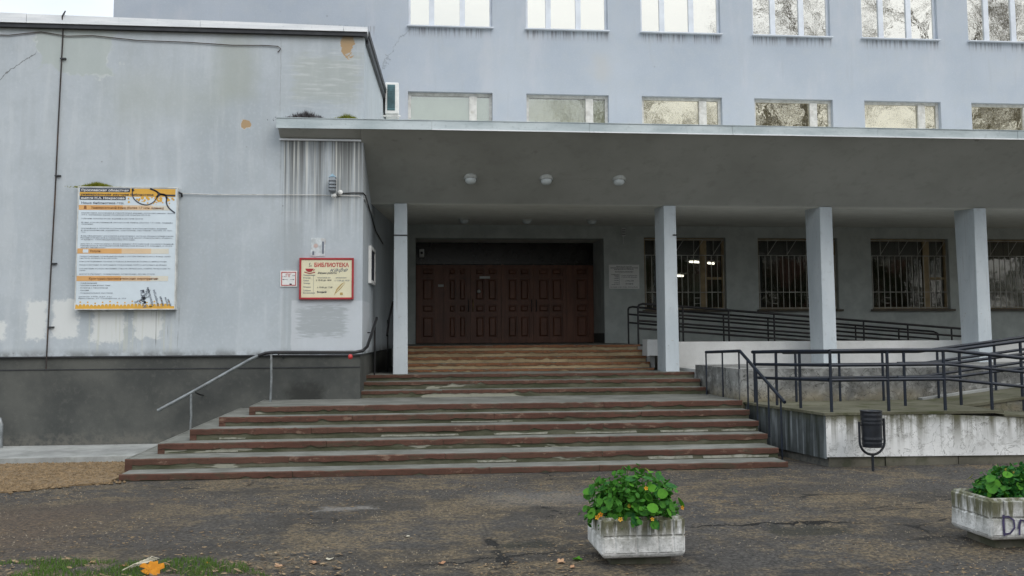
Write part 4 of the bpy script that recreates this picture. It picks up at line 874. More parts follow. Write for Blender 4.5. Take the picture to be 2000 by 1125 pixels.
# handrail on the annex side
t = railing('handrail', (-2.2, 15.65, .68), 'bent steel handrail fixed along the dark annex plinth', [], [], MT['blackrail'])
MB().tube([(-3.864, 15.65, .613), (-3.38, 15.65, .875), (-2.50, 15.65, 1.375), (-2.36, 15.65, 1.445)], .026, 8).build('lower_rail', MT['greyrail'], t)
MB().tube([(-2.36, 15.65, 1.445), (-2.24, 15.65, 1.485), (-2.1, 15.65, 1.495), (-1.4, 15.65, 1.49), (-.86, 15.65, 1.488), (-.74, 15.70, 1.51), (-.68, 15.85, 1.57), (-.63, 16.3, 1.76), (-.575, 16.95, 2.02), (-.57, 17.1, 2.05), (-.58, 17.2, 2.02)], .026, 8).build('upper_rail', MT['blackrail'], t)
for (x, zb, zt, mm) in ((-3.37, .18, .87, 'greyrail'), (-2.16, .70, 1.48, 'greyrail')): MB().tube([(x, 15.65, zb), (x + .01, 15.65, (zb + zt) / 2), (x, 15.65, zt)], .019, 8).build('post', MT[mm], t)
MB().tube([(-.605, 17.15, 1.06), (-.60, 17.1, 2.0)], .016, 8).build('post', MT['blackrail'], t)
for (x, z) in ((-3.3, .82), (-2.05, 1.40)): MB().tube([(x, 15.65, z + .06), (x + .04, 15.8, z + .02), (x + .04, 16.02, z)], .011, 6).build('wall_bracket', MT['blackrail'], t)
MB().tube([(-.62, 16.9, 1.80), (wx(16.9) - .05, 16.9, 1.80)], .011, 6).build('wall_bracket', MT['blackrail'], t)
MB().tube([(-2.2, 15.66, 1.445), (-.86, 15.66, 1.43)], .011, 6).build('under_bar', MT['blackrail'], t)
tag(MB().lathe([(.001, -.05), (.03, -.045), (.036, -.01), (.03, .02), (.001, .03)], (-.93, 15.63, 1.43), 10).build('call_button', MT['inkred']), 'small red knob hanging under the handrail near the corner', 'button')
railing('inner_handrail', (-.45, 19, 1.5), 'dark short handrail in the gap behind the first column', [(-.42, 19.0, 1.02, 2.05)], [[(-.42, 18.6, 1.75), (-.40, 19.0, 2.05), (-.35, 20.6, 2.45)]], MT['blackrail'], .016, .022)

# ================================================================== SIGNS
# ---- large information board
pb = thing('information_board', (-4.45, 15.9, 2.19), 'large white printed information board with orange header and glasses drawing', 'board')
PX, PW, PZ, PH, PY = -5.205, 1.505, 4.114, 1.925, 15.868
def U(u): return PX + PW * u
def V(v): return PZ - PH * v
box_part('panel', MT['board'], pb, PX, PX + PW, PY, 15.995, PZ - PH, PZ, bevel=.004)
fr = frame_mb(PX - .012, PX + PW + .012, PZ - PH - .012, PZ + .012, PY - .008, 15.99, .014).build('frame', simple('board_frame', (.56, .57, .55), .5), pb)
def prect(mat, u0, u1, v0, v1, name='print_band', dy=.002): return MB().add([(U(u0), PY - dy, V(v1)), (U(u1), PY - dy, V(v1)), (U(u1), PY - dy, V(v0)), (U(u0), PY - dy, V(v0))], [(0, 1, 2, 3)]).build(name, mat, pb)
prect(MT['orange'], .515, .985, .008, .075); prect(MT['orange'], .01, .78, .040, .072, dy=.003)
prect(MT['ink'], .012, .52, .007, .038, dy=.004); prect(MT['ink'], .012, .478, .073, .103, dy=.004)
for (v0, v1) in ((.147, .187), (.505, .547), (.730, .772)):
    prect(MT['peach'], .005, .45, v0, v1); prect(MT['peach2'], .45, .75, v0, v1); prect(MT['peach3'], .75, .93, v0, v1)
rr = random.Random(3); mb = MB()
for k in range(46):
    u = rr.uniform(.50, .97); v = .078 + abs(rr.gauss(0, .03)); mb.disc(U(u), V(v), rr.uniform(.012, .028) * max(.35, 1 - (v - .078) / .11), PY - .0025 - k * .00001, 9)
mb.build('dot_pattern', MT['orange'], pb, kind='stuff')
mb = MB()
for k in range(26):
    u = .012 + .97 * k / 26; hgt = .028 + .012 * math.sin(k * .9) + .02 * (k / 26)
    mb.disc(U(u), V(.985 - hgt * .3), .026, PY - .0022 - k * .00001, 9)
    if k % 2: mb.disc(U(u), V(.965 - hgt * .55), .013, PY - .0023, 8)
mb.build('dot_pattern', MT['orange'], pb, kind='stuff'); prect(MT['orange'], .0, 1.0, .978, .999, dy=.0024)
def parc(pts, wd, n=26):
    P = [Vector((U(a), V(b))) for a, b in pts]; out = []
    for i in range(len(P) - 1):
        p0, p1, p2, p3 = P[max(i - 1, 0)], P[i], P[i + 1], P[min(i + 2, len(P) - 1)]
        for k in range(8):
            t = k / 8; out.append(.5 * ((2 * p1) + (p2 - p0) * t + (2 * p0 - 5 * p1 + 4 * p2 - p3) * t * t + (3 * p1 - p0 - 3 * p2 + p3) * t ** 3))
    return out + [P[-1]]
mb = MB()
for pts, wd in (([(.543, .008), (.552, .078), (.61, .125), (.693, .143), (.76, .12), (.800, .075), (.804, .044), (.77, .02), (.724, .008)], .016), ([(.724, .008), (.78, .025), (.83, .05), (.88, .06), (.985, .062)], .026), ([(.79, .08), (.83, .055), (.88, .06), (.90, .09)], .03), ([(.90, .075), (.895, .12), (.92, .165), (.985, .208)], .02), ([(.545, .008), (.555, .03)], .03)):
    c = parc(pts, wd); mb.ribbon(c, wd, PY - .006)
mb.build('glasses_drawing', MT['ink'], pb)
def ptext(s, u, v, h, mat, width=None, bold=0, rot=0, dy=.007):
    mb = MB(); text_mesh(mb, s, U(u), V(v), h, PY - dy, PW * width if width else None, bold=bold, rot=rot)
    if mb.v: mb.build('lettering', mat, pb, kind='stuff')
ptext('Ярославская областная', .025, .0325, .034, MT['inkwhite'], .48, .02); ptext('универсальная научная библиотека', .02, .0655, .030, MT['ink'], .74, .02); ptext('имени Н.А. Некрасова', .025, .0975, .034, MT['inkwhite'], .44, .02)
ptext('Наша библиотека это:', .03, .137, .032, MT['inkgrey'], .43, .02); ptext('Универсальный фонд (более 1,7 млн. единиц)', .13, .176, .034, MT['inkbrown'], .74, .015)
ptext('Услуги:', .13, .535, .034, MT['inkbrown'], .11, .02); ptext('Культурно-просветительские мероприятия:', .13, .760, .034, MT['inkbrown'], .70, .02)
MB().add([(U(.055), PY - .004, V(.18)), (U(.085), PY - .004, V(.18)), (U(.08), PY - .004, V(.152)), (U(.06), PY - .004, V(.152))], [(0, 1, 2, 3)]).build('icon', MT['inkbrown'], pb)
MB().add([(U(.06), PY - .004, V(.54)), (U(.115), PY - .004, V(.54)), (U(.115), PY - .004, V(.512)), (U(.06), PY - .004, V(.512))], [(0, 1, 2, 3)]).build('icon', MT['board'], pb)
body = [('редкие книги, рукописные и старопечатные издания, коллекции книжных знаков', .215, .95), ('XVIII в., прижизненные издания классиков русской литературы XIX-XX вв.', .231, .70), ('собрание краеведческих изданий и местной печати', .262, .62), ('фонд отечественной авторской книги (более 1,5 млн. единиц', .294, .93), ('хранения)', .308, .12),
        ('крупнейшая в области коллекция нотных и изобразительных изданий', .343, .87), ('и звукозаписей: журналы, картотеки, листовки - более 30 тыс.', .359, .93), ('экз.', .374, .05), ('фонд официальных документов и нормативных актов на общедоступной основе', .405, .94), ('Российской научной и справочно-правовой систем «Консультант», «Кодекс»', .421, .93), ('«Гарант», «Законодательство России»', .436, .55),
        ('доступ к электронным базам данных Российской государственной', .470, .94), ('библиотеки и Президентской библиотеки имени Б.Н. Ельцина, а также', .486, .93), ('другим библиотекам', .501, .25),
        ('предоставление полной информации о составе библиотечного фонда через', .573, .92), ('систему каталогов и картотек', .588, .38), ('консультационная помощь в поиске и выборе источников информации', .615, .88), ('предоставление во временное пользование любого документа из фонда', .643, .88), ('составление и редактирование списков литературы, подбор литературы по', .673, .92), ('теме', .688, .06), ('доступ в Интернет, сканирование, копирование, другие услуги', .718, .76),
        ('- конференции', .792, .18), ('- презентации новых книг', .811, .32), ('- встречи с писателями', .831, .29), ('- лекции', .851, .10), ('- познавательные выставки', .873, .34), ('www.rlib.yar.ru', .902, .33), ('Ярославль, ул. Свердлова, д. 25в', .917, .48)]
for s_, v, wd in body: ptext(s_, .03 if v > .55 else .035, v, .017, MT['inkgrey'], wd, .004)
for s_, u, v, h, rt in (('библиотека', .60, .955, .03, 25), ('ЧТЕНИЕ', .66, .97, .05, 60), ('книги', .72, .985, .075, 100), ('образование', .79, .975, .035, 106), ('литература', .845, .975, .034, 106), ('знания', .895, .975, .034, 107), ('мысли', .94, .97, .03, 108), ('журнал', .70, .955, .026, 104), ('архив', .97, .975, .03, 112)):
    ptext(s_, u, v, h, MT['inkgrey'], None, .01, R(rt))
t = thing('board_hook', (-3.66, 15.9, 4.03), 'dark wire clamp at the top right corner of the information board', 'clamp'); MB().tube([(-3.70, 15.93, 4.06), (-3.64, 15.92, 4.03), (-3.65, 15.99, 4.0)], .018, 6).build('clamp', MT['darkmetal'], t)
# ---- cafe sign
cs = thing('cafe_sign', (-1.34, 15.97, 2.33), 'cream opening hours sign in a red frame on the corner pier', 'sign')
CX0, CX1, CZ0, CZ1, CY = -1.775, -.905, 2.335, 3.01, 15.95
frame_mb(CX0, CX1, CZ0, CZ1, CY - .012, 15.998, .032).build('frame', MT['signred'], cs, bevel=.004); box_part('panel', MT['cream'], cs, CX0 + .033, CX1 - .033, CY, 15.995, CZ0 + .033, CZ1 - .033)
def ctext(s, a, b, h, mat, width=None, bold=.01, shear=0, dy=.003):
    mb = MB(); text_mesh(mb, s, CX0 + (CX1 - CX0) * a, CZ1 - (CZ1 - CZ0) * b, h, CY - dy, (CX1 - CX0) * width if width else None, bold=bold, shear=shear)
    if mb.v: mb.build('lettering', mat, cs)
ctext('БИБЛИОТЕКА', .275, .215, .062, MT['inkred'], .635, .03); ctext('кафе', .56, .33, .06, MT['inkgrey'], .33, 0, .45); ctext('Режим работы', .34, .385, .030, MT['ink'], .35, .02, .25)
for s_, b in (('Понедельник', .43), ('Вторник', .495), ('Среда', .56), ('Четверг', .625), ('Пятница', .715), ('Суббота', .80), ('Воскресенье', .855)): ctext(s_, .075, b, .021, MT['inkgrey'])
ctext('читальный зал', .33, .49, .018, MT['inkgrey'], .24); ctext('с 10.00 до 18.00', .31, .555, .026, MT['ink'], .28); ctext('с 10.00 до 17.00', .33, .725, .024, MT['ink'], .28); ctext('Выходной', .33, .84, .028, MT['ink'], .17, .03); ctext('абонемент', .67, .49, .018, MT['inkgrey'], .2); ctext('с 12.00 до 18.00', .65, .56, .022, MT['inkgrey'], .27)
mb = MB(); cx, cz = CX0 + .185 * (CX1 - CX0), CZ1 - .26 * (CZ1 - CZ0)
mb.add([(cx + .062 * math.cos(a), CY - .003, cz + .055 * math.sin(a)) for a in np.linspace(math.pi, 2 * math.pi, 12)], [tuple(range(12))]); mb.ribbon([(cx + .055, cz - .005), (cx + .085, cz - .012), (cx + .06, cz - .04)], .01, CY - .0032); mb.ribbon([(cx - .08, cz - .055), (cx, cz - .078), (cx + .09, cz - .06)], .014, CY - .0034)
mb.build('cup_drawing', MT['signred'], cs)
mb = MB(); mb.ribbon([(cx - .005, cz + .03), (cx + .012, cz + .05), (cx - .002, cz + .07), (cx + .012, cz + .095)], .008, CY - .003); mb.ribbon([(cx + .02, cz + .03), (cx + .032, cz + .045), (cx + .024, cz + .06)], .006, CY - .003); mb.build('steam_drawing', MT['ink'], cs)
mb = MB(); X0, Z0 = CX0 + .64 * (CX1 - CX0), CZ1 - .9 * (CZ1 - CZ0)
mb.ribbon([(X0, Z0), (X0 + .05, Z0 + .10), (X0 + .11, Z0 + .17), (X0 + .17, Z0 + .215)], [.004, .02, .018, .003], CY - .003); mb.ribbon([(X0 + .01, Z0 + .02), (X0 + .09, Z0 + .10), (X0 + .18, Z0 + .20)], [.003, .014, .003], CY - .0032)
mb.box(X0 + .095, X0 + .14, CY - .004, CY - .003, Z0 + .005, Z0 + .045); mb.build('grain_drawing', MT['straw'], cs)
mb = MB(); X1 = CX0 + .26 * (CX1 - CX0); mb.box(X1, X1 + .003, CY - .003, CY - .002, CZ0 + .08, CZ0 + .39); mb.build('rule_line', MT['inkgrey'], cs)
# ---- hydrant sign
hs = thing('hydrant_sign', (-1.945, 15.98, 2.55), 'small square white sign with thin red border beside the cafe sign', 'sign')
box_part('panel', MT['white'], hs, -2.078, -1.812, 15.982, 15.998, 2.545, 2.80); frame_mb(-2.062, -1.828, 2.561, 2.784, 15.978, 15.9815, .012).build('border', MT['inkred'], hs)
def htext(s, x, z, h, mat, w_=None):
    mb = MB(); text_mesh(mb, s, x, z, h, 15.977, w_); mb.build('lettering', mat, hs)
htext('ПГ', -1.99, 2.70, .052, MT['inkred'], .09); htext('К-200', -2.045, 2.70, .02, MT['inkgrey'], .045); htext('150', -1.885, 2.715, .02, MT['ink'], .04)
mb = MB(); mb.box(-2.04, -2.02, 15.9775, 15.981, 2.655, 2.668).box(-2.02, -1.96, 15.9775, 15.981, 2.660, 2.663).box(-1.92, -1.87, 15.9775, 15.981, 2.660, 2.663).box(-1.875, -1.86, 15.9775, 15.981, 2.655, 2.668); mb.build('arrows', MT['inkgrey'], hs); box_part('number_plate', MT['ink'], hs, -1.93, -1.895, 15.977, 15.981, 2.575, 2.595)
# ---- torn notice above
t = thing('torn_notice', (-1.49, 15.99, 3.04), 'torn faded paper notice stuck above the cafe sign', 'notice')
poly = [(-1.61, 3.05), (-1.55, 3.03), (-1.44, 3.045), (-1.375, 3.04), (-1.37, 3.18), (-1.36, 3.33), (-1.45, 3.345), (-1.56, 3.34), (-1.60, 3.335), (-1.595, 3.2)]
MB().prism(poly, 15.992, 15.998, 'y').build('paper', simple('faded_paper', (.52, .56, .58), .9, 0, .2, 12, .2, dirt=(.40, .30, .27)), t)
mb = MB(); mb.disc(-1.52, 3.21, .035, 15.9905, 10); mb.build('faded_print', simple('faded_red', (.52, .40, .37), .9), t); MB().box(-1.575, -1.545, 15.989, 15.9905, 3.06, 3.12).box(-1.42, -1.39, 15.989, 15.9905, 3.08, 3.28).build('tape_marks', MT['inkgrey'], t)
# ---- plaque beside the doors
pq = thing('hours_plaque', (5.24, 23.48, 2.85), 'white opening hours plaque on the wall right of the doors', 'plaque')
QX0, QX1, QZ0, QZ1, QY = 4.865, 5.625, 2.86, 3.455, 23.475
box_part('panel', MT['plaque'], pq, QX0, QX1, QY, 23.498, QZ0, QZ1, bevel=.004)
for s_, b, h, wd, a in (('Министерство культуры', .08, .018, .52, .5), ('ОБЛАСТНАЯ УНИВЕРСАЛЬНАЯ НАУЧНАЯ', .155, .026, .9, .5), ('БИБЛИОТЕКА', .215, .024, .64, .5), ('РЕЖИМ РАБОТЫ БИБЛИОТЕКИ', .32, .026, .6, .5), ('с 10.00 до 19.00 читальные залы', .46, .018, .52, .67), ('с 10.00 до 18.00  абонемент', .53, .02, .52, .67), ('с 10.00 до 18.00', .69, .026, .28, .67), ('Выходной', .81, .026, .24, .67), ('Последний четверг месяца - санитарный день', .94, .02, .9, .5)):
    mb = MB(); w_ = (QX1 - QX0) * wd; text_mesh(mb, s_, QX0 + (QX1 - QX0) * a - w_ / 2, QZ1 - (QZ1 - QZ0) * b, h, QY - .003, w_, bold=.015); mb.build('lettering', MT['ink'], pq)
for s_, b in (('Понедельник', .42), ('Вторник', .47), ('Среда', .52), ('Четверг', .59), ('Пятница', .67), ('Суббота', .77), ('Воскресенье', .84)):
    mb = MB(); text_mesh(mb, s_, QX0 + (QX1 - QX0) * .32, QZ1 - (QZ1 - QZ0) * b, .02, QY - .003, None, 'R', .015); mb.build('lettering', MT['ink'], pq)
box_part('rule_line', MT['ink'], pq, QX0 + .255, QX0 + .259, QY - .003, QY - .001, QZ0 + .09, QZ0 + .37)
# ---- framed notice on the return wall
t = thing('framed_notice', (wx(17.45), 17.45, 2.63), 'white framed dark notice case on the side wall of the annex', 'notice board')
def rbx(mb, y0, y1, z0, z1, d0, d1): return mb.hexa([(wx(y0) + d0, y0, z0), (wx(y0) + d1, y0, z0), (wx(y1) + d1, y1, z0), (wx(y1) + d0, y1, z0), (wx(y0) + d0, y0, z1), (wx(y0) + d1, y0, z1), (wx(y1) + d1, y1, z1), (wx(y1) + d0, y1, z1)])
mb = MB(); rbx(mb, 17.0, 17.06, 2.66, 3.31, .001, .05); rbx(mb, 17.84, 17.9, 2.66, 3.31, .001, .05); rbx(mb, 17.06, 17.84, 2.66, 2.72, .001, .05); rbx(mb, 17.06, 17.84, 3.25, 3.31, .001, .05); mb.build('frame', MT['white'], t)
rbx(MB(), 17.06, 17.84, 2.72, 3.25, .001, .03).build('panel', MT['ink'], t)

# ================================================================== LITTER BIN
t = thing('litter_bin', (5.86, 12.0, 0), 'black metal barrel litter bin on a forked stand by the ramp wall', 'bin')
bx_, by_ = 5.865, 12.0
MB().tube([(bx_, by_, -.05), (bx_, by_, .20)], .018, 8).build('post', MT['binpaint'], t)
arc = [(bx_ - .165, by_, .62), (bx_ - .165, by_, .38)] + [(bx_ - .165 * math.cos(a), by_, .37 - .165 * math.sin(a)) for a in np.linspace(.15, math.pi - .15, 12)] + [(bx_ + .165, by_, .38), (bx_ + .165, by_, .66)]
MB().tube(arc, .016, 8).build('fork', MT['binpaint'], t)
prof = [(.001, .30), (.118, .30), (.122, .305)]
for k in range(1, 30):
    z = .305 + .445 * k / 30; rib = .006 if any(abs(z - q) < .009 for q in (.35, .40, .60, .645, .70)) else 0; prof.append((.122 + .010 * k / 30 + rib, z))
prof += [(.133, .75), (.139, .756), (.135, .762), (.124, .757), (.12, .34), (.001, .33)]
MB().lathe(prof, (bx_, by_, 0), 28).build('barrel', MT['binpaint'], t)
for s_ in (-1, 1): MB().tube([(bx_ + s_ * .125, by_, .58), (bx_ + s_ * .172, by_, .58)], .012, 6).build('pivot', MT['binpaint'], t)

# ================================================================== PLANTERS
def planter(x0, x1, y0, y1, z0, z1, label):
    t = thing('planter', ((x0 + x1) / 2, (y0 + y1) / 2, 0), label, 'planter', 'concrete flower planters on the asphalt'); th = .05; c = .035
    mb = MB(); P = [(x0, y0), (x1, y0), (x1, y1), (x0, y1)]
    def ring(d, z): return [(x0 + d, y0 + d, z), (x1 - d, y0 + d, z), (x1 - d, y1 - d, z), (x0 + d, y1 - d, z)]
    rings = [ring(.06, z0), ring(.02, z0 + .012), ring(.0, z0 + .04), ring(0.012, z1 - .012), ring(.02, z1), ring(th, z1), ring(th + .01, z1 - .08)]
    vs = [v for r_ in rings for v in r_]; fs = [(3, 2, 1, 0)] + [(4 * k + i, 4 * k + (i + 1) % 4, 4 * k + 4 + (i + 1) % 4, 4 * k + 4 + i) for k in range(6) for i in range(4)]
    bd = MB().add(vs, fs).build('box', MT['planter'], t, bevel=.008)
    MB().box(x0 + .09, x1 - .09, y0 + .09, y1 - .09, -.03, z0 + .004).build('foot', MT['base'], t)
    MB().box(x0 + th, x1 - th, y0 + th, y1 - th, z1 - .085, z1 - .05).build('soil', MT['soil'], t)
    # proud rusticated blocks, two courses on front, left and right
    rr = random.Random(int(x0 * 10)); zm = (z0 + .04 + z1 - .012) / 2
    for (za, zb) in ((z0 + .045, zm - .005), (zm + .005, z1 - .02)):
        k = 0; cs_ = [x0 + .012] + [x0 + (x1 - x0) * f for f in ((.22, .48, .74) if za < zm - .02 and za > z0 + .07 else (.16, .42, .68, .86))] + [x1 - .012]
        for a, b in zip(cs_[:-1], cs_[1:]):
            MB().rbox(a + .004, b - .004, y0 - .007 - rr.uniform(0, .004) + .004, y0 + .02, za, zb, .008).build('block', MT['planter'], t)
        cs_ = [y0 + .015, y0 + (y1 - y0) * .34, y0 + (y1 - y0) * .7, y1 - .015]
        for a, b in zip(cs_[:-1], cs_[1:]):
            for sx_, xx in ((-1, x0), (1, x1)):
                mb = MB(); mb.rbox(a + .004, b - .004, -.004 - rr.uniform(0, .004), .02, za, zb, .008)
                mb.v = [(xx + (v[1] if sx_ < 0 else -v[1]) , v[0], v[2]) for v in mb.v]; mb.build('block', MT['planter'], t)
    return t
planter(1.44, 2.085, 7.36, 7.92, .055, .365, 'whitish block-patterned planter full of nasturtiums, standing free before the stairs')
p2 = planter(4.68, 5.45, 7.58, 8.16, .06, .40, 'block-patterned planter with purple graffiti at the right edge')
mb = MB(); gx, gz, gy = 4.76, .11, 7.566
mb.ribbon([(gx + .03, gz + .165), (gx + .026, gz + .10), (gx + .03, gz - .005)], .02, gy); mb.ribbon([(gx + .02, gz + .145), (gx + .07, gz + .15), (gx + .115, gz + .12), (gx + .12, gz + .06), (gx + .08, gz + .015), (gx + .03, gz + .01)], .016, gy - .0005)
mb.ribbon([(gx + .16, gz + .0), (gx + .165, gz + .08), (gx + .175, gz + .12), (gx + .215, gz + .11), (gx + .235, gz + .07), (gx + .24, gz + .0)], .016, gy); mb.ribbon([(gx + .175, gz + .12), (gx + .155, gz + .05)], .02, gy - .0005); mb.ribbon([(gx + .24, gz + .07), (gx + .27, gz + .115), (gx + .30, gz + .10), (gx + .31, gz + .0)], .015, gy)
mb.build('graffiti', MT['graffiti'], p2)
def leaf_mesh(name, n=10, cup=.12, notch=.05):
    mb = MB(); vs = [(0, 0, 0)]
    for k in range(n):
        a = 2 * math.pi * k / n; r_ = 1 + .06 * math.sin(3 * a) - (notch if k == 0 else 0); vs.append((r_ * math.cos(a), r_ * math.sin(a), cup + .05 * math.sin(2 * a + 1)))
    mb.add(vs, [(0, 1 + k, 1 + (k + 1) % n) for k in range(n)], True); return mb.mesh(name)
LM = leaf_mesh('leaf'); LM.materials.append(MT['leaf']); LMY = leaf_mesh('leaf_yellow', 8, .2); LMY.materials.append(MT['leaf_y'])
fm = MB()
for k in range(5):
    a = 2 * math.pi * k / 5; c, s_ = math.cos(a), math.sin(a)
    fm.add([(0, 0, -.3), (.75 * math.cos(a - .5), .75 * math.sin(a - .5), .1), (1.05 * c, 1.05 * s_, .2), (.75 * math.cos(a + .5), .75 * math.sin(a + .5), .1)], [(0, 1, 2, 3)], True)
FM = fm.mesh('flower'); FM.materials.append(MT['petal'])
def plant(cx, cy, cz, ax, ay, hh, n, nf, seed, label):
    rr = random.Random(seed); root = thing('nasturtium', (cx, cy, cz), label, 'plant', 'nasturtiums in the planters'); sm = MB()
    def put(me, name, p, nrm, s):
        o = bpy.data.objects.new(name, me); COL.objects.link(o); o.parent = root; o.location = p; q = nrm.to_track_quat('Z', 'Y'); o.rotation_mode = 'QUATERNION'; o.rotation_quaternion = q @ Matrix.Rotation(rr.uniform(0, 6.28), 3, 'Z').to_quaternion(); o.scale = (s, s, s)
    for k in range(n + nf):
        while True:
            d = Vector((rr.gauss(0, 1), rr.gauss(0, 1), abs(rr.gauss(0, .9)) - .22)).normalized()
            if d.z > -.35: break
        rad = rr.uniform(.62, 1.0) if k > n * .3 else rr.uniform(.25, .75)
        if rr.random() < .06: rad *= 1.12
        p = Vector((d.x * ax * rad, d.y * ay * rad, max(-.09, d.z * hh * rad * (1 + .15 * math.sin(d.x * 5)))))
        nrm = (d + Vector((rr.gauss(0, .45), rr.gauss(0, .45) - .2, .45 + rr.gauss(0, .3)))).normalized()
        if k < n: put(LMY if rr.random() < .05 else LM, 'leaf', p, nrm, .013 + .036 * rr.random() ** 1.5)
        else: p = Vector((d.x * ax * 1.0, -abs(d.y) * ay * 1.02, max(.0, d.z * hh))); put(FM, 'flower', p, Vector((d.x * .6, -1, .4)).normalized(), rr.uniform(.015, .022))
        if k % 2 == 0: sm.tube([Vector((cx, cy, cz - .05)) + Vector((p.x * .35, p.y * .35, 0)), Vector((cx, cy, cz)) + Vector((p.x * .75, p.y * .75, p.z * .55)), Vector((cx, cy, cz)) + p], .0025, 4, cap=False)
    sm.build('stems', MT['stem'], root); fo = MB()
    for _ in range(900):        # small inner leaves, too many and too hidden to tell apart
        d = Vector((rr.gauss(0, 1), rr.gauss(0, 1), abs(rr.gauss(0, .9)) - .2)).normalized(); q = Vector((cx, cy, cz)) + Vector((d.x * ax, d.y * ay, max(-.1, d.z * hh))) * rr.uniform(.4, .95)
        u_ = Vector((rr.gauss(0, 1), rr.gauss(0, 1), rr.gauss(0, .5))).normalized() * rr.uniform(.014, .028); v_ = u_.cross(Vector((rr.gauss(0, 1), rr.gauss(0, 1), rr.gauss(0, 1)))).normalized() * .022
        fo.add([q + u_ * math.cos(a) + v_ * math.sin(a) for a in np.linspace(0, 5.5, 7)], [tuple(range(7))])
    fo.build('inner_foliage', MT['leaf'], root, kind='stuff'); return root
plant(1.735, 7.60, .37, .41, .34, .36, 293, 6, 4, 'dense round-leaved nasturtium with orange flowers in the free-standing planter')
plant(5.10, 7.86, .39, .38, .29, .27, 240, 3, 9, 'low round-leaved nasturtium in the planter at the right edge')

# ================================================================== GRASS, LEAVES, TWIGS
rr = random.Random(12); gmb = MB(); cnt = 0
while cnt < 9000:
    x = rr.uniform(-4.2, -.95); y = rr.uniform(6.9, 8.3)
    lim = 8.12 - .04 * (x + 3.2) + .10 * mnoise.noise((x * 2.1, 3.3, 0)) - max(0, x + 1.35) * 1.8
    if y > lim or mnoise.noise((x * 2.5, y * 2.5, 9)) < -.28: continue
    h = rr.uniform(.015, .06) * (1 if y < lim - .1 else .6); a = rr.uniform(0, 6.28); dx, dy = math.cos(a) * .0028, math.sin(a) * .0028; tx, ty = rr.gauss(0, .35) * h, rr.gauss(0, .35) * h; z = gh(x, y)
    gmb.add([(x - dx, y - dy, z), (x + dx, y + dy, z), (x + tx * .4 + dx * .7, y + ty * .4 + dy * .7, z + h * .6), (x + tx * .4 - dx * .7, y + ty * .4 - dy * .7, z + h * .6), (x + tx, y + ty, z + h)], [(0, 1, 2, 3), (3, 2, 4)]); cnt += 1
gmb.build('grass', MT['grass'], kind='stuff', label='short green grass strip in the bottom left corner', cat='grass')
def fallen(x, y, s, mat, seed, lab, curl=.35, lobes=5, tilt=0, cat='leaf', group='fallen leaves'):
    r2 = random.Random(seed); n = lobes * 4; vs = [(0, 0, 0)]
    for k in range(n):
        a = 2 * math.pi * k / n; r_ = s * (.62 + .38 * abs(math.cos(a * lobes / 2)) ** .7) * r2.uniform(.85, 1.1); vs.append((r_ * math.cos(a), r_ * .8 * math.sin(a), curl * r_ * (math.cos(a) ** 2) + r2.uniform(0, .12) * s))
    mb = MB().add(vs, [(0, 1 + k, 1 + (k + 1) % n) for k in range(n)], True); mb.tube([(0, 0, 0), (-s * .9, s * .2, .2 * s)], s * .03, 4)
    o = mb.build('fallen_leaf', mat, label=lab, cat=cat, group=group); o.location = (x, y, gh(x, y) + .006 + (.03 if tilt else 0)); o.rotation_euler = (tilt, r2.uniform(-.15, .15), r2.uniform(0, 6.28)); return o
o = fallen(-1.90, 7.62, .095, MT['gold_leaf'], 1, 'large orange autumn leaf lying curled in the grass', .3, 5, R(38)); o.rotation_euler = (R(40), 0, .5)
for i, (px_, py_, s, mt, lab) in enumerate(((-2.43, 7.98, .035, 'brown_leaf', 'small pinkish leaf at the grass edge, far left'), (-2.16, 7.84, .045, 'brown_leaf', 'tan fallen leaf left of the big orange leaf'), (-1.55, 7.87, .025, 'gold_leaf', 'tiny orange leaf right of the big orange leaf'), (-.98, 7.72, .045, 'brown_leaf', 'rust leaf at the end of the grass strip'), (-.72, 7.83, .05, 'brown_leaf', 'flat tan leaf on asphalt just past the grass'), (-.62, 7.93, .035, 'twig', 'pale leaf on asphalt beyond the tan leaf'), (.25, 7.65, .035, 'brown_leaf', 'lone pinkish leaf low in the middle of the asphalt'), (1.16, 7.55, .045, 'brown_leaf', 'brown leaf lying left of the free-standing planter'), (1.30, 7.62, .05, 'leaf', 'green leaf lying left of the free-standing planter'), (1.22, 7.38, .03, 'brown_leaf', 'small pale leaf nearest the camera left of the planter'), (-.02, 8.66, .03, 'twig', 'small pale leaf scrap in the middle left asphalt'))):
    fallen(px_, py_, s, MT[mt], 30 + i, lab)
t = thing('dry_stalks', (-2.03, 7.75, 0), 'few pale dry stalks lying left of the big orange leaf', 'twigs')
for k in range(6): MB().tube([(-2.12 + .02 * k, 7.66 + .03 * k, .02), (-2.05 + .02 * k, 7.72 + .02 * k, .05 + .006 * k), (-1.96 + .01 * k, 7.76 + .025 * k, .05)], .004, 4).build('stalk', MT['twig'], t)

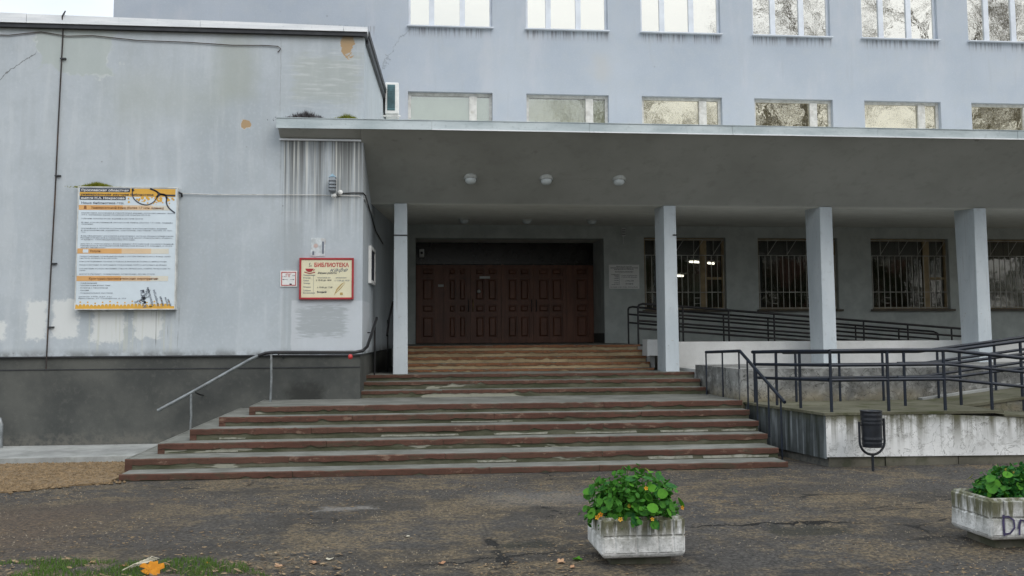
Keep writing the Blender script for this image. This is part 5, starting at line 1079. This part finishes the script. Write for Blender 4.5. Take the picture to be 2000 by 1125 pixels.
# ================================================================== TREES AND HOUSE OPPOSITE (seen in the window reflections)
def tree_mesh(seed, H):
    rr = random.Random(seed); mb = MB(); cntr = [0]
    def grow(p, d, L, r, lev):
        n = 4 if lev < 3 else 3; pts = [p]; rs = [r]
        for k in range(n):
            d = (d + Vector((rr.gauss(0, .13), rr.gauss(0, .13), rr.gauss(.03, .07))) * (1 if lev else .4)).normalized(); p = p + d * L / n; pts.append(p); rs.append(r * (1 - .55 * (k + 1) / n))
        mb.tube(pts, rs, 6 if lev == 0 else 4 if lev < 3 else 3, cap=False); cntr[0] += 1
        if lev >= 4: return
        m_ = (10, 6, 5, 5)[lev]
        for k in range(m_):
            t = rr.uniform(.3, 1.0) if lev else .22 + .78 * k / m_; i = min(n - 1, int(t * n)); q = pts[i].lerp(pts[i + 1], t * n - i)
            a = rr.uniform(0, 6.28); side = Vector((math.cos(a), math.sin(a), rr.uniform(.1, .7) if lev == 0 else rr.uniform(-.35, .6))).normalized()
            grow(q, (d * .55 + side).normalized(), L * rr.uniform(.42, .66) * (1 if lev else .85 - .3 * t), max(.013, rs[i] * .5), lev + 1)
    grow(Vector((0, 0, -.2)), Vector((0, 0, 1)), H, .32, 0); return mb
trunk_me = None
tm = [tree_mesh(s, h).mesh('bare_tree_crown') for s, h in ((2, 17), (8, 18))]
for me in tm: me.materials.append(MT['bark'])
for i, (x, y, k, rz, s) in enumerate(((19.5, -7.5, 0, 0, 1.0), (25.5, -9.5, 1, 1.3, 1.08), (32, -7, 0, 2.4, 1.1), (38.5, -9, 1, 4.0, 1.15), (15, -14, 1, 2.0, .95), (28, -15, 0, 5.0, 1.1))):
    t = thing('bare_tree', (x, y, 0), ('bare tree reflected nearest the entrance in the upper windows', 'bare tree reflected second from the entrance in the upper windows', 'bare tree reflected third from the entrance in the upper windows', 'bare tree reflected in the window at the right edge', 'bare tree farther back, reflected in the window over the canopy centre', 'bare tree farther back, reflected in the windows near the right')[i], 'tree', 'bare trees across the yard')
    o = bpy.data.objects.new('crown', tm[k]); COL.objects.link(o); o.parent = t; o.rotation_euler = (0, 0, rz); o.scale = (s, s, s)
def bush(x, y, w_, h_, seed, lab):
    rr = random.Random(seed); mb = MB()
    for _ in range(2600):
        d = Vector((rr.gauss(0, 1), rr.gauss(0, 1), rr.gauss(0, 1))).normalized() * rr.uniform(.5, 1) ** .6; p = Vector((x + d.x * w_ * (1 + .2 * math.sin(d.z * 9)), y + d.y * 1.4, h_ * .5 + d.z * h_ * .55)); a = Vector((rr.gauss(0, 1), rr.gauss(0, 1), rr.gauss(0, 1))).normalized() * .16; b = a.cross(Vector((rr.gauss(0, 1), rr.gauss(0, 1), rr.gauss(0, 1)))).normalized() * .11
        mb.add([p - a, p + b, p + a, p - b], [(0, 1, 2, 3)])
    t = thing('bush', (x, y, 0), lab, 'bush', 'bushes across the yard'); mb.build('foliage', MT['hedge'], t); MB().tube([(x, y, -.1), (x + .1, y, h_ * .5)], .06, 5).build('stem', MT['bark'], t)
for i, (x, y, w_, h_) in enumerate(((9, -10, 3.2, 6.0), (14.5, -9, 3.4, 6.6), (20.5, -10.5, 3.4, 6.2), (26.5, -9, 3.6, 7.4), (33, -10, 3.6, 7.6), (40, -9.5, 3.6, 7.6)    )):
    bush(x, y, w_, h_, 70 + i, ('tall dark bush across the yard mirrored beside the doors', 'tall dark bush mirrored in the first barred window', 'tall dark bush mirrored in the second barred window', 'tall dark bush mirrored in the third barred window', 'tall dark bush mirrored in the fourth barred window', 'tall dark bush across the yard at its right end')[i])
h = thing('brick_house', (29, -38, 0), 'reddish brick house across the yard mirrored in barred windows', 'building')
hm = MB(); wh = [(x, x + 1.4, z, z + 1.7) for x in np.arange(14, 44, 3.6) for z in (1.2, 4.6, 8.0)]
wall_holes(hm, 12, 46, -.1, 10.8, wh, -38.4, -38.0); hm.build('wall', simple('brick_red', (.15, .08, .055), .9, 0, .2, 2, .2), h)
MB().prism([(-46, 10.8), (-37.6, 10.8), (-42, 14)], 11.6, 46.4, 'x').build('roof', MT['darkmetal'], h); box_part('back', MT['interior'], h, 12, 46, -46, -45.7, -.1, 10.8)
for (a, b, c, d) in wh: f = frame_mb(a, b, c, d, -38.25, -38.15, .07).build('window', MT['white'], h); box_part('pane', MT['curtain3'], f, a + .07, b - .07, -38.22, -38.2, c + .07, d - .07)
